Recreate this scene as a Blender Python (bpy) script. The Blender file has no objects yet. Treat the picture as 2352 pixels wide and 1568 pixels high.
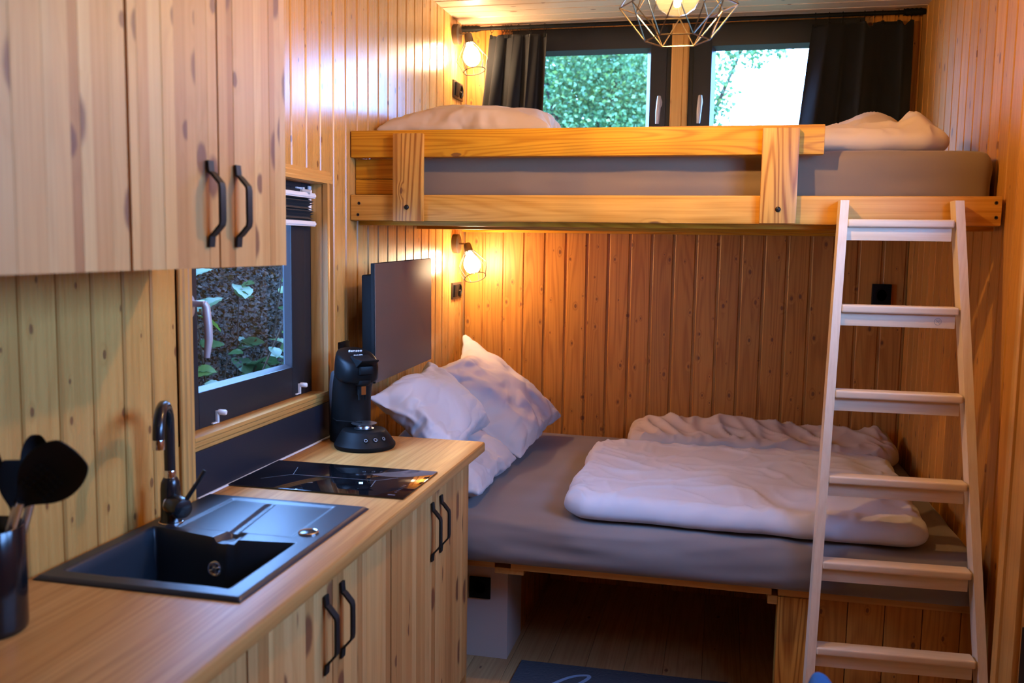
import bpy, bmesh, math, random
from mathutils import Vector, Matrix, noise
random.seed(7)
sc = bpy.context.scene
COL = sc.collection
PI = math.pi

# ------------------------------------------------------------------ camera, sky, light, exposure
cd = bpy.data.cameras.new('camera'); cam = bpy.data.objects.new('camera', cd); COL.objects.link(cam)
cd.sensor_width = 36.0; cd.lens = 36.0 * 2103.14 / 2352.0; cd.clip_start = 0.05; cd.clip_end = 200
YAW, PITCH, ROLL = 0.225023, 0.103556, -0.01543
_f = Vector((-math.sin(YAW) * math.cos(PITCH), math.cos(YAW) * math.cos(PITCH), -math.sin(PITCH)))
_r = Vector((math.cos(YAW), math.sin(YAW), 0)); _d = _f.cross(_r)
_r2 = _r * math.cos(ROLL) + _d * math.sin(ROLL); _d2 = _d * math.cos(ROLL) - _r * math.sin(ROLL)
cam.matrix_world = Matrix(((_r2.x, -_d2.x, -_f.x, 1.288), (_r2.y, -_d2.y, -_f.y, 0.0), (_r2.z, -_d2.z, -_f.z, 1.55), (0, 0, 0, 1)))
cd.dof.use_dof = True; cd.dof.focus_distance = 3.3; cd.dof.aperture_fstop = 3.4
sc.camera = cam

SKY_STRENGTH = 29.0
SKY_COLOR = (0.22, 0.43, 1.0, 1)
w = bpy.data.worlds.new('overcast_sky'); sc.world = w; w.use_nodes = True
wb = w.node_tree.nodes['Background']; wb.inputs[0].default_value = SKY_COLOR; wb.inputs[1].default_value = SKY_STRENGTH

sc.view_settings.view_transform = 'Standard'; sc.view_settings.look = 'None'
sc.view_settings.gamma = 1.0; sc.view_settings.use_curve_mapping = False
sc.view_settings.exposure = 0.4

WALL_LAMP_W = 135.0       # emission strength of the little frosted bulbs
PENDANT_W = 2300.0
CEILING_W = 4.5
WARM = (1.0, 0.62, 0.27, 1)

def portal(loc, rot, sx, sy):
    l = bpy.data.lights.new('daylight_portal', 'AREA'); l.shape = 'RECTANGLE'; l.size = sx; l.size_y = sy
    l.cycles.is_portal = True
    o = bpy.data.objects.new('daylight_portal', l); o.location = loc; o.rotation_euler = rot; COL.objects.link(o)
portal((2.24, 1.77, 1.84), (0, PI / 2, 0), .82, 1.52)          # side window
portal((-0.10, 2.42, 1.40), (0, -PI / 2, 0), 0.68, 0.78)        # kitchen window
portal((0.62, 4.68, 2.15), (PI / 2, 0, 0), 0.76, 0.84)          # rear windows
portal((1.48, 4.68, 2.15), (PI / 2, 0, 0), 0.76, 0.84)

# ------------------------------------------------------------------ materials
MATS = {}
def newmat(name):
    m = bpy.data.materials.new(name); m.use_nodes = True
    nt = m.node_tree; b = nt.nodes['Principled BSDF']
    MATS[name] = m
    return m, nt, b
def N(nt, t, **kw):
    n = nt.nodes.new(t)
    for k, v in kw.items():
        if k.startswith('i_'):
            n.inputs[k[2:]].default_value = v
        elif k.startswith('n_'):
            n.inputs[int(k[2:])].default_value = v
        else:
            setattr(n, k, v)
    return n
def math_n(nt, op, a, b=None, clamp=False):
    n = nt.nodes.new('ShaderNodeMath'); n.operation = op; n.use_clamp = clamp
    for i, v in enumerate((a, b)):
        if v is None: continue
        if isinstance(v, (int, float)): n.inputs[i].default_value = v
        else: nt.links.new(v, n.inputs[i])
    return n.outputs[0]
def mixc(nt, fac, a, b, mode='MIX'):
    n = nt.nodes.new('ShaderNodeMix'); n.data_type = 'RGBA'; n.blend_type = mode
    for idx, v in ((0, fac), (6, a), (7, b)):
        if isinstance(v, (int, float)): n.inputs[idx].default_value = v
        elif isinstance(v, tuple): n.inputs[idx].default_value = v if len(v) == 4 else v + (1,)
        else: nt.links.new(v, n.inputs[idx])
    return n.outputs[2]
def maprange(nt, v, a, b, c=0.0, d=1.0, smooth=True):
    n = nt.nodes.new('ShaderNodeMapRange'); n.interpolation_type = 'SMOOTHSTEP' if smooth else 'LINEAR'
    nt.links.new(v, n.inputs[0])
    for i, x in zip((1, 2, 3, 4), (a, b, c, d)): n.inputs[i].default_value = x
    return n.outputs[0]

def plain(name, col, rough=0.5, metal=0.0, spec=0.5, coat=0.0, bump=0.0, bscale=300.0, sheen=0.0, var=0.0, vscale=4.0):
    m, nt, b = newmat(name)
    b.inputs['Base Color'].default_value = col + (1,)
    b.inputs['Roughness'].default_value = rough; b.inputs['Metallic'].default_value = metal
    b.inputs['Specular IOR Level'].default_value = spec; b.inputs['Coat Weight'].default_value = coat
    b.inputs['Coat Roughness'].default_value = 0.08
    if sheen: b.inputs['Sheen Weight'].default_value = sheen; b.inputs['Sheen Roughness'].default_value = 0.5
    tc = N(nt, 'ShaderNodeTexCoord')
    if bump:
        nz = N(nt, 'ShaderNodeTexNoise', i_Scale=bscale, i_Detail=3.0); nt.links.new(tc.outputs['Object'], nz.inputs['Vector'])
        bp = N(nt, 'ShaderNodeBump', i_Strength=bump, i_Distance=0.002); nt.links.new(nz.outputs[0], bp.inputs['Height'])
        nt.links.new(bp.outputs[0], b.inputs['Normal'])
    if var:
        nz = N(nt, 'ShaderNodeTexNoise', i_Scale=vscale, i_Detail=4.0); nt.links.new(tc.outputs['Object'], nz.inputs['Vector'])
        c = mixc(nt, maprange(nt, nz.outputs[0], .3, .7), tuple(x * (1 - var) for x in col), tuple(min(1, x * (1 + var)) for x in col))
        nt.links.new(c, b.inputs['Base Color'])
    return m

def wood(name, light, dark, axis='Z', rough=0.4, knots=0.5, grain=0.5, tint=0.18, cath=0.5, coat=0.0, kscale=(9, 4.5),
         knotcol=(0.16, 0.055, 0.02), kmul=1.0, strips=None, stripcols=None, ring=16.0, spec=0.5):
    """Pine: long fibres, cathedral rings, knots, a tint of its own for every board."""
    m, nt, b = newmat(name); L = nt.links.new
    tc = N(nt, 'ShaderNodeTexCoord'); oi = N(nt, 'ShaderNodeObjectInfo')
    off = N(nt, 'ShaderNodeVectorMath', operation='SCALE'); off.inputs[0].default_value = (17.3, 31.7, 23.1); L(oi.outputs['Random'], off.inputs['Scale'])
    add = N(nt, 'ShaderNodeVectorMath', operation='ADD'); L(tc.outputs['Object'], add.inputs[0]); L(off.outputs[0], add.inputs[1])
    sep = N(nt, 'ShaderNodeSeparateXYZ'); L(add.outputs[0], sep.inputs[0])
    o = {'X': sep.outputs[0], 'Y': sep.outputs[1], 'Z': sep.outputs[2]}
    along = o.pop(axis); ac = list(o.values())
    def vec(sa, sl):
        c = N(nt, 'ShaderNodeCombineXYZ')
        L(math_n(nt, 'MULTIPLY', ac[0], sa), c.inputs[0]); L(math_n(nt, 'MULTIPLY', ac[1], sa), c.inputs[1]); L(math_n(nt, 'MULTIPLY', along, sl), c.inputs[2])
        return c.outputs[0]
    # knots on a 2-D cell pattern
    k2 = N(nt, 'ShaderNodeCombineXYZ')
    L(math_n(nt, 'MULTIPLY', math_n(nt, 'ADD', ac[0], ac[1]), kscale[0]), k2.inputs[0]); L(math_n(nt, 'MULTIPLY', along, kscale[1]), k2.inputs[1])
    vo = N(nt, 'ShaderNodeTexVoronoi', voronoi_dimensions='2D', i_Scale=1.0, i_Randomness=1.0); L(k2.outputs[0], vo.inputs['Vector'])
    cs = N(nt, 'ShaderNodeSeparateColor'); L(vo.outputs['Color'], cs.inputs[0])
    on = math_n(nt, 'LESS_THAN', cs.outputs[0], knots)
    wob = N(nt, 'ShaderNodeTexNoise', i_Scale=1.0, i_Detail=2.0); L(vec(60, 40), wob.inputs['Vector'])
    dist = math_n(nt, 'ADD', vo.outputs['Distance'], math_n(nt, 'MULTIPLY', math_n(nt, 'SUBTRACT', wob.outputs[0], .5), .04))
    size = math_n(nt, 'ADD', math_n(nt, 'MULTIPLY', cs.outputs[1], .055 * kmul), .022 * kmul)
    rel = math_n(nt, 'DIVIDE', dist, size)
    core = math_n(nt, 'MULTIPLY', maprange(nt, rel, 1.25, .75), on)
    halo = math_n(nt, 'MULTIPLY', maprange(nt, rel, 3.6, .9), on)
    # cathedral rings
    n1 = N(nt, 'ShaderNodeTexNoise', i_Scale=1.0, i_Detail=1.5, i_Roughness=.45); L(vec(9, .55), n1.inputs['Vector'])
    rg = math_n(nt, 'ADD', math_n(nt, 'MULTIPLY', n1.outputs[0], ring), math_n(nt, 'MULTIPLY', halo, .9))
    pp = math_n(nt, 'PINGPONG', rg, 0.5); bands = maprange(nt, pp, 0.0, .34, 1.0, 0.0)
    fib = N(nt, 'ShaderNodeTexNoise', i_Scale=1.0, i_Detail=4.0, i_Roughness=.65); L(vec(170, 2.2), fib.inputs['Vector'])
    mid = N(nt, 'ShaderNodeTexNoise', i_Scale=1.0, i_Detail=2.0); L(vec(28, .8), mid.inputs['Vector'])
    if strips:
        sa = ac[0] if strips[0] == 0 else ac[1]
        wv = N(nt, 'ShaderNodeTexWhiteNoise', noise_dimensions='2D'); cc = N(nt, 'ShaderNodeCombineXYZ')
        cell = math_n(nt, 'FLOOR', math_n(nt, 'DIVIDE', sa, strips[1])); L(cell, cc.inputs[0])
        shift = N(nt, 'ShaderNodeTexWhiteNoise', noise_dimensions='1D'); L(cell, shift.inputs['W'])
        L(math_n(nt, 'FLOOR', math_n(nt, 'ADD', math_n(nt, 'DIVIDE', along, strips[2]), shift.outputs[0])), cc.inputs[1])
        L(cc.outputs[0], wv.inputs['Vector']); rnd = wv.outputs[0]
    else:
        rnd = oi.outputs['Random']
    fac = math_n(nt, 'ADD', math_n(nt, 'MULTIPLY', bands, cath * .75), math_n(nt, 'MULTIPLY', maprange(nt, fib.outputs[0], .38, .68), grain * .6), clamp=True)
    fac = math_n(nt, 'ADD', fac, math_n(nt, 'MULTIPLY', math_n(nt, 'SUBTRACT', mid.outputs[0], .5), .5), clamp=True)
    col = mixc(nt, fac, light, dark)
    if stripcols:
        rp = N(nt, 'ShaderNodeValToRGB'); rp.color_ramp.interpolation = 'LINEAR'
        els = rp.color_ramp.elements
        while len(els) < len(stripcols): els.new(.5)
        for i, c in enumerate(stripcols): els[i].position = i / (len(stripcols) - 1); els[i].color = c + (1,)
        L(rnd, rp.inputs[0]); col = mixc(nt, 1.0, col, rp.outputs[0], 'MULTIPLY')
    br = math_n(nt, 'ADD', math_n(nt, 'MULTIPLY', rnd, tint), 1 - tint * .5)
    hs = N(nt, 'ShaderNodeHueSaturation'); L(col, hs.inputs['Color']); L(br, hs.inputs['Value'])
    hs.inputs['Saturation'].default_value = 1.0
    col = mixc(nt, math_n(nt, 'MULTIPLY', halo, .12), hs.outputs[0], dark)
    col = mixc(nt, math_n(nt, 'MULTIPLY', core, .82), col, knotcol)
    L(col, b.inputs['Base Color'])
    L(math_n(nt, 'ADD', math_n(nt, 'MULTIPLY', fib.outputs[0], .16), rough - .08), b.inputs['Roughness'])
    b.inputs['Specular IOR Level'].default_value = spec
    b.inputs['Coat Weight'].default_value = coat; b.inputs['Coat Roughness'].default_value = .15
    bp = N(nt, 'ShaderNodeBump', i_Strength=.12, i_Distance=.001); L(fib.outputs[0], bp.inputs['Height']); L(bp.outputs[0], b.inputs['Normal'])
    return m

def cloth(name, col, rough=0.9, sheen=.25, crease=.5, cscale=9.0, weave=900.0, dist=.01):
    m, nt, b = newmat(name); L = nt.links.new
    b.inputs['Base Color'].default_value = col + (1,); b.inputs['Roughness'].default_value = rough
    b.inputs['Sheen Weight'].default_value = sheen; b.inputs['Specular IOR Level'].default_value = .2
    tc = N(nt, 'ShaderNodeTexCoord')
    n0 = N(nt, 'ShaderNodeTexNoise', i_Scale=weave, i_Detail=2.0); L(tc.outputs['Object'], n0.inputs['Vector'])
    n1 = N(nt, 'ShaderNodeTexNoise', noise_type='RIDGED_MULTIFRACTAL', i_Scale=cscale, i_Detail=3.0, i_Roughness=.45, i_Distortion=.6); L(tc.outputs['Object'], n1.inputs['Vector'])
    b1 = N(nt, 'ShaderNodeBump', i_Strength=crease, i_Distance=dist); L(n1.outputs[0], b1.inputs['Height'])
    b2 = N(nt, 'ShaderNodeBump', i_Strength=.2, i_Distance=.0006); L(n0.outputs[0], b2.inputs['Height']); L(b1.outputs[0], b2.inputs['Normal'])
    L(b2.outputs[0], b.inputs['Normal'])
    return m

def schlick(nt):
    lw = N(nt, 'ShaderNodeLayerWeight', i_Blend=.5)
    return math_n(nt, 'ADD', math_n(nt, 'MULTIPLY', math_n(nt, 'POWER', lw.outputs['Facing'], 5.0), .96), .04)
def glass_pane(name, tint=(.93, .98, .97)):
    m, nt, b = newmat(name); nt.nodes.remove(b); L = nt.links.new
    tr = N(nt, 'ShaderNodeBsdfTransparent'); tr.inputs[0].default_value = tint + (1,)
    gl = N(nt, 'ShaderNodeBsdfGlossy'); gl.inputs['Roughness'].default_value = 0.0
    mx = N(nt, 'ShaderNodeMixShader')
    L(schlick(nt), mx.inputs[0]); L(tr.outputs[0], mx.inputs[1]); L(gl.outputs[0], mx.inputs[2])
    L(mx.outputs[0], nt.nodes['Material Output'].inputs[0]); return m

def emit(name, col, strength):
    m, nt, b = newmat(name)
    b.inputs['Base Color'].default_value = (.9, .9, .9, 1); b.inputs['Roughness'].default_value = .4
    b.inputs['Emission Color'].default_value = col; b.inputs['Emission Strength'].default_value = strength
    return m

PL, PD = (0.60, 0.315, 0.082), (0.39, 0.155, 0.028)
M_wallZ = wood('pine_wall_boards', PL, PD, 'Z', rough=.27, knots=.7, tint=.16, cath=.3, grain=.5, kscale=(12, 6.5))
M_backZ = wood('pine_back_wall_boards', (0.58, 0.25, 0.042), (0.34, 0.11, 0.013), 'Z', rough=.42, knots=.8, tint=.22, cath=.6, grain=.55, kscale=(12, 7))
M_rightZ = wood('pine_right_wall_boards', (0.56, 0.26, 0.05), (0.33, 0.115, 0.016), 'Z', rough=.55, spec=.3, knots=.6, tint=.2, cath=.3, grain=.5)
M_ceil = wood('pine_ceiling_boards', (0.68, 0.52, 0.36), (0.52, 0.35, 0.21), 'Z', rough=.36, knots=.5, tint=.1, cath=.25, grain=.35)
M_backing = plain('wall_backing', (0.30, 0.15, 0.055), .7, bump=.05)
M_trimZ = wood('pine_trim_upright', PL, PD, 'Z', rough=.4, knots=.2, tint=.1, cath=.3)
M_trimY = wood('pine_trim_lengthwise', PL, PD, 'Y', rough=.4, knots=.2, tint=.1, cath=.3)
M_trimX = wood('pine_trim_crosswise', PL, PD, 'X', rough=.4, knots=.2, tint=.1, cath=.3)
M_floor = wood('floor_boards_wood', (0.60, 0.345, 0.15), (0.40, 0.19, 0.065), 'Y', rough=.42, knots=.25, tint=.14, cath=.4, grain=.5)
M_railX = wood('bunk_rail_wood', (0.68, 0.32, 0.020), (0.43, 0.145, 0.006), 'X', rough=.45, spec=.2, knots=.12, tint=.06, cath=.75, grain=.5, ring=24, kscale=(8, 3))
M_lowX = wood('lower_rail_pine', (0.67, 0.345, 0.065), (0.46, 0.19, 0.02), 'X', rough=.45, spec=.25, knots=.35, tint=.06, cath=.5, grain=.75, ring=20, kscale=(9, 3))
M_postZ = wood('bunk_post_wood', (0.64, 0.32, 0.06), (0.28, 0.085, 0.008), 'Z', rough=.42, knots=.1, tint=.06, cath=1.0, grain=.5, ring=22)
M_ladX = wood('ladder_wood_crosswise', (0.78, 0.64, 0.47), (0.66, 0.48, 0.31), 'X', rough=.42, knots=.0, tint=.05, cath=.3, grain=.5)
M_ladZ = wood('ladder_wood_upright', (0.78, 0.64, 0.47), (0.64, 0.47, 0.30), 'Z', rough=.42, knots=.0, tint=.05, cath=.3, grain=.5)
STR = [(1.0, .97, .92), (.90, .75, .62), (1.06, 1.05, 1.03), (.74, .54, .40), (.98, .88, .76), (.60, .40, .27), (1.02, .97, .90)]
M_strip = wood('glued_pine_strips', (0.60, 0.335, 0.12), (0.44, 0.21, 0.058), 'Z', rough=.5, knots=.7, tint=.12, cath=.28, grain=.6, stripcols=STR, kscale=(7, 4.2), knotcol=(.13, .035, .015), kmul=2.5, spec=.35)
M_cabY = wood('cabinet_carcass_wood', (0.56, 0.30, 0.09), (0.42, 0.19, 0.05), 'Y', rough=.5, knots=.1, tint=.05)
M_counter = wood('worktop_laminate', (0.60, 0.325, 0.10), (0.38, 0.165, 0.036), 'Y', rough=.46, spec=.3, knots=.0, tint=.12, cath=.5, grain=.6, strips=(0, .096, 9.0),
                 stripcols=[(1, 1, 1), (.86, .76, .66), (1.05, 1.04, 1.03), (.58, .42, .30), (1, .93, .85)], ring=13)
M_white = plain('white_paint', (0.78, 0.78, 0.76), .5)
M_grey_box = plain('grey_laminate', (0.66, 0.55, 0.48), .6, bump=.05, bscale=500)
M_anth = plain('anthracite_window_frame', (0.020, 0.021, 0.025), .5, spec=.3, bump=.04, bscale=700)
M_bead = plain('anthracite_glazing_bead', (0.045, 0.05, 0.058), .3)
M_black = plain('black_plastic', (0.006, 0.006, 0.006), .55, spec=.15, bump=.03, bscale=600)
M_blackgl = plain('glossy_black_plastic', (0.005, 0.005, 0.005), .40, spec=.15)
M_blackmt = plain('black_powder_coated_metal', (0.009, 0.008, 0.007), .5, spec=.3, bump=.05, bscale=500)
M_lampmt = plain('dark_bronze_metal', (0.055, 0.042, 0.035), .4, metal=.4)
M_brass = plain('dark_brass_wire', (0.16, 0.125, 0.085), .30, metal=1.0)
M_chrome = plain('chrome', (0.75, 0.76, 0.78), .12, metal=1.0)
M_steel = plain('brushed_steel', (0.62, 0.63, 0.65), .28, metal=1.0)
M_silver = plain('silver_handle_metal', (0.46, 0.45, 0.48), .42, metal=.25)
M_sink = plain('anthracite_granite', (0.014, 0.020, 0.028), .40, bump=.10, bscale=900, spec=.6)
M_tap = plain('black_tap_finish', (0.010, 0.012, 0.014), .22, spec=.6)
M_hob = plain('black_ceramic_glass', (0.004, 0.004, 0.005), .03, spec=.7)
M_mark = plain('grey_hob_print', (0.22, 0.22, 0.23), .4)
M_splash = plain('dark_backsplash', (0.018, 0.020, 0.028), .45, spec=.3)
M_tvs = plain('tv_screen', (0.115, 0.078, 0.060), .45, spec=.5)
M_tvb = plain('tv_housing', (0.007, 0.007, 0.007), .6, spec=.2)
M_tank = plain('smoky_grey_tank', (0.10, 0.095, 0.10), .2)
M_sheet = cloth('grey_jersey_sheet', (0.20, 0.17, 0.16), crease=.10, cscale=3.0, sheen=.2, dist=.006)
M_sheet2 = cloth('taupe_jersey_sheet', (0.215, 0.15, 0.095), crease=.12, cscale=3.0, sheen=.2, dist=.008)
M_linen = cloth('white_cotton', (0.56, 0.55, 0.58), crease=.45, cscale=5.0, sheen=.15, dist=.022)
M_linen2 = cloth('cream_cotton', (0.60, 0.52, 0.42), crease=.45, cscale=5.0, sheen=.15, dist=.022)
M_linen3 = cloth('warm_cream_cotton', (0.56, 0.44, 0.31), crease=.45, cscale=5.0, sheen=.1, dist=.022)
M_potgl = plain('glossy_black_ceramic', (0.006, 0.006, 0.007), .14, spec=.5)
M_curt = cloth('black_curtain_fabric', (0.010, 0.010, 0.011), crease=.10, cscale=8, sheen=.10)
M_rug = cloth('blue_mat_pile', (0.040, 0.052, 0.075), crease=.2, cscale=60, sheen=.3)
M_rugprint = cloth('pale_blue_mat_print', (0.30, 0.42, 0.62), crease=.2, cscale=60, sheen=.1)
M_chair = cloth('blue_velvet', (0.010, 0.085, 0.25), crease=.15, cscale=20, sheen=.05)
M_pleat = plain('grey_pleated_fabric', (0.07, 0.065, 0.06), .8, bump=.1)
M_glass = glass_pane('window_glass')
M_bulb = emit('frosted_lit_bulb', (1.0, 0.70, 0.41, 1), WALL_LAMP_W)
M_filament = emit('lit_filament', (1.0, 0.60, 0.25, 1), PENDANT_W)
def globe_glass(name):
    m, nt, b = newmat(name); nt.nodes.remove(b); L = nt.links.new
    tr = N(nt, 'ShaderNodeBsdfTransparent'); tr.inputs[0].default_value = (.97, .93, .82, 1)
    gl = N(nt, 'ShaderNodeBsdfGlossy'); gl.inputs['Roughness'].default_value = 0.03
    tl = N(nt, 'ShaderNodeBsdfTranslucent'); tl.inputs[0].default_value = (1, .92, .75, 1)
    m1 = N(nt, 'ShaderNodeMixShader'); m1.inputs[0].default_value = .012; L(tr.outputs[0], m1.inputs[1]); L(tl.outputs[0], m1.inputs[2])
    mx = N(nt, 'ShaderNodeMixShader')
    L(schlick(nt), mx.inputs[0]); L(m1.outputs[0], mx.inputs[1]); L(gl.outputs[0], mx.inputs[2])
    L(mx.outputs[0], nt.nodes['Material Output'].inputs[0]); return m
M_globe = globe_glass('globe_bulb_glass')
M_ceilb = emit('fill_lamp_diffuser', (1.0, 0.72, 0.42, 1), CEILING_W)
M_caulk = plain('white_sealant', (0.7, 0.7, 0.68), .5)
M_text = plain('pale_print', (0.6, 0.6, 0.62), .5)
M_stamp = plain('grey_stamp', (0.30, 0.29, 0.30), .6)

# ------------------------------------------------------------------ geometry helpers
class B:
    """Collects shapes in world coordinates; build() links them as one mesh object."""
    def __init__(s): s.bm = bmesh.new()
    def _m(s, vs, M):
        if M is not None: bmesh.ops.transform(s.bm, matrix=M, verts=vs)
        return vs
    def box(s, x0, y0, z0, x1, y1, z1, M=None):
        r = bmesh.ops.create_cube(s.bm, size=1.0)['verts']
        bmesh.ops.transform(s.bm, matrix=Matrix.Translation(((x0 + x1) / 2, (y0 + y1) / 2, (z0 + z1) / 2)) @ Matrix.Diagonal((abs(x1 - x0), abs(y1 - y0), abs(z1 - z0), 1)), verts=r)
        s._m(r, M); return s
    def prism(s, poly, h0, h1, M=None):
        """poly in local XY, extruded along local Z."""
        a = [s.bm.verts.new((x, y, h0)) for x, y in poly]; b = [s.bm.verts.new((x, y, h1)) for x, y in poly]
        n = len(poly)
        s.bm.faces.new(a[::-1]); s.bm.faces.new(b)
        for i in range(n): s.bm.faces.new((a[i], a[(i + 1) % n], b[(i + 1) % n], b[i]))
        s._m(a + b, M); return s
    def loft(s, rings, closed_ends=True):
        R = [[s.bm.verts.new(p) for p in r] for r in rings]; n = len(rings[0])
        for i in range(len(R) - 1):
            for k in range(n):
                s.bm.faces.new((R[i][k], R[i][(k + 1) % n], R[i + 1][(k + 1) % n], R[i + 1][k]))
        if closed_ends: s.bm.faces.new(R[0][::-1]); s.bm.faces.new(R[-1])
        return s
    def lathe(s, prof, n=24, M=None):
        rings = []
        for r, z in prof:
            ring = [Vector((max(r, 1e-5) * math.cos(2 * PI * k / n), max(r, 1e-5) * math.sin(2 * PI * k / n), z)) for k in range(n)]
            rings.append([M @ p for p in ring] if M is not None else ring)
        return s.loft(rings)
    def tube(s, pts, r, n=8, closed=False, flat=None):
        pts = [Vector(p) for p in pts]; m = len(pts); rings = []
        up = None
        for i, p in enumerate(pts):
            a = pts[i - 1] if (i > 0 or closed) else p; c = pts[(i + 1) % m] if (i < m - 1 or closed) else p
            t = (c - a).normalized()
            if up is None:
                up = Vector((0, 0, 1)) if abs(t.z) < .9 else Vector((1, 0, 0))
            x = t.cross(up)
            if x.length < 1e-4: x = t.cross(Vector((.3, .7, .2)))
            x.normalize(); y = x.cross(t).normalized(); up = y
            rr = r[i] if isinstance(r, (list, tuple)) else r
            fl = flat or 1.0
            rings.append([p + x * (rr * math.cos(2 * PI * k / n)) + y * (rr * fl * math.sin(2 * PI * k / n)) for k in range(n)])
        if closed: rings.append(rings[0])
        if closed:
            R = [[s.bm.verts.new(p) for p in rg] for rg in rings[:-1]]
            for i in range(m):
                for k in range(n): s.bm.faces.new((R[i][k], R[i][(k + 1) % n], R[(i + 1) % m][(k + 1) % n], R[(i + 1) % m][k]))
            return s
        return s.loft(rings)
    def sphere(s, c, r, seg=20, sc3=(1, 1, 1), M=None):
        v = bmesh.ops.create_uvsphere(s.bm, u_segments=seg, v_segments=seg // 2 + 2, radius=r)['verts']
        bmesh.ops.transform(s.bm, matrix=Matrix.Translation(c) @ Matrix.Diagonal(sc3 + (1,)), verts=v); s._m(v, M); return s
    def build(s, name, mat, parent=None, bevel=0.0, seg=2, smooth=40, loc=None, subsurf=0):
        bm = s.bm
        if bevel:
            es = [e for e in bm.edges if len(e.link_faces) == 2 and e.calc_face_angle(0) > .5]
            bmesh.ops.bevel(bm, geom=es, offset=bevel, segments=seg, profile=.6, affect='EDGES', clamp_overlap=True)
        bmesh.ops.recalc_face_normals(bm, faces=bm.faces)
        return finish(bm, name, mat, parent, smooth, loc, subsurf)

def root_loc(p):
    v = Vector((0, 0, 0))
    while p is not None: v = v + p.location; p = p.parent
    return v
def finish(bm, name, mat, parent=None, smooth=40, loc=None, subsurf=0):
    if parent is not None: base = root_loc(parent)
    else:
        if loc is None:
            xs = [v.co for v in bm.verts]
            base = Vector((sum(c.x for c in xs) / len(xs), sum(c.y for c in xs) / len(xs), min(c.z for c in xs)))
        else: base = Vector(loc)
    bmesh.ops.translate(bm, verts=bm.verts, vec=-base)
    me = bpy.data.meshes.new(name)
    if smooth:
        ang = math.radians(smooth)
        for e in bm.edges: e.smooth = not (len(e.link_faces) == 2 and e.calc_face_angle(0) > ang)
        for f in bm.faces: f.smooth = True
    bm.to_mesh(me); bm.free(); me.materials.append(mat)
    o = bpy.data.objects.new(name, me); COL.objects.link(o)
    if parent is not None: o.parent = parent
    else: o.location = base
    if subsurf:
        md = o.modifiers.new('smooth', 'SUBSURF'); md.levels = subsurf; md.render_levels = subsurf
    return o
def tag(o, label=None, cat=None, group=None, kind=None):
    if label: o['label'] = label
    if cat: o['category'] = cat
    if group: o['group'] = group
    if kind: o['kind'] = kind
    return o
def thing(name, label, cat, loc, group=None, kind=None):
    o = bpy.data.objects.new(name, None); COL.objects.link(o); o.location = loc; o.empty_display_size = .1
    return tag(o, label, cat, group, kind)
def basis(x, y, z, o):
    return Matrix(((x[0], y[0], z[0], o[0]), (x[1], y[1], z[1], o[1]), (x[2], y[2], z[2], o[2]), (0, 0, 0, 1)))
def frame_to(p, d, up=(0, 0, 1)):
    """Matrix whose local Z points along d."""
    z = Vector(d).normalized(); u = Vector(up)
    if abs(z.dot(u)) > .98: u = Vector((1, 0, 0))
    x = u.cross(z).normalized(); y = z.cross(x)
    return basis(x, y, z, p)
def ss(a, b, x):
    t = max(0, min(1, (x - a) / (b - a))); return t * t * (3 - 2 * t)

# ------------------------------------------------------------------ room shell
XR, YB, ZC = 2.11, 4.50, 2.62          # right wall, back wall, ceiling
YF = -1.7                              # wall behind the camera
def plank_mesh(width, length, groove=.011, depth=.006):
    p = width
    poly = [(-.014, 0), (-depth, 0), (-.0035, .0005), (0, .0045), (0, p - groove - .003), (-.003, p - groove), (-depth, p - groove + .0008), (-depth, p), (-.014, p)]
    b = B(); b.prism(poly, 0, length); bm = b.bm
    bmesh.ops.recalc_face_normals(bm, faces=bm.faces)
    me = bpy.data.meshes.new('plank'); 
    for e in bm.edges: e.smooth = False
    bm.to_mesh(me); bm.free(); return me
_pm = {}
def plank(parent, mat, width, length, loc, rot):
    key = (round(width, 4), round(length, 4), mat.name)
    gr = .0065 if parent.name in ('wall_left', 'ceiling') else (.011 if parent.name == 'wall_back' else .009)
    if key not in _pm:
        _pm[key] = plank_mesh(width, length, gr); _pm[key].materials.append(mat)
    o = bpy.data.objects.new('plank', _pm[key]); COL.objects.link(o); o.parent = parent
    o.location = loc; o.rotation_euler = rot; return o

WY0, WY1, WZ0, WZ1 = 2.02, 2.82, 1.055, 1.745       # kitchen window opening
b = B()
b.box(-.085, YF, -.02, -.014, WY0, 2.70); b.box(-.085, WY1, -.02, -.014, YB + .15, 2.70)
b.box(-.085, WY0, -.02, -.014, WY1, WZ0); b.box(-.085, WY0, WZ1, -.014, WY1, 2.70)
wall_left = tag(b.build('wall_left', M_backing, smooth=0, loc=(0, 0, 0)), 'pine boarded side wall that holds the kitchen window', 'wall', kind='structure')
P = .1026
y = 2.699 - P * 27
while y < YB - .001:
    wd = min(P, YB - y)
    if y + wd > WY0 + .012 and y < WY1 - .012:
        plank(wall_left, M_wallZ, wd, WZ0 - .01, (0, y, 0), (0, 0, 0)); plank(wall_left, M_wallZ, wd, ZC - WZ1 - .01, (0, y, WZ1 + .01), (0, 0, 0))
    else:
        plank(wall_left, M_wallZ, wd, ZC, (0, y, 0), (0, 0, 0))
    y += P

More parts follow.
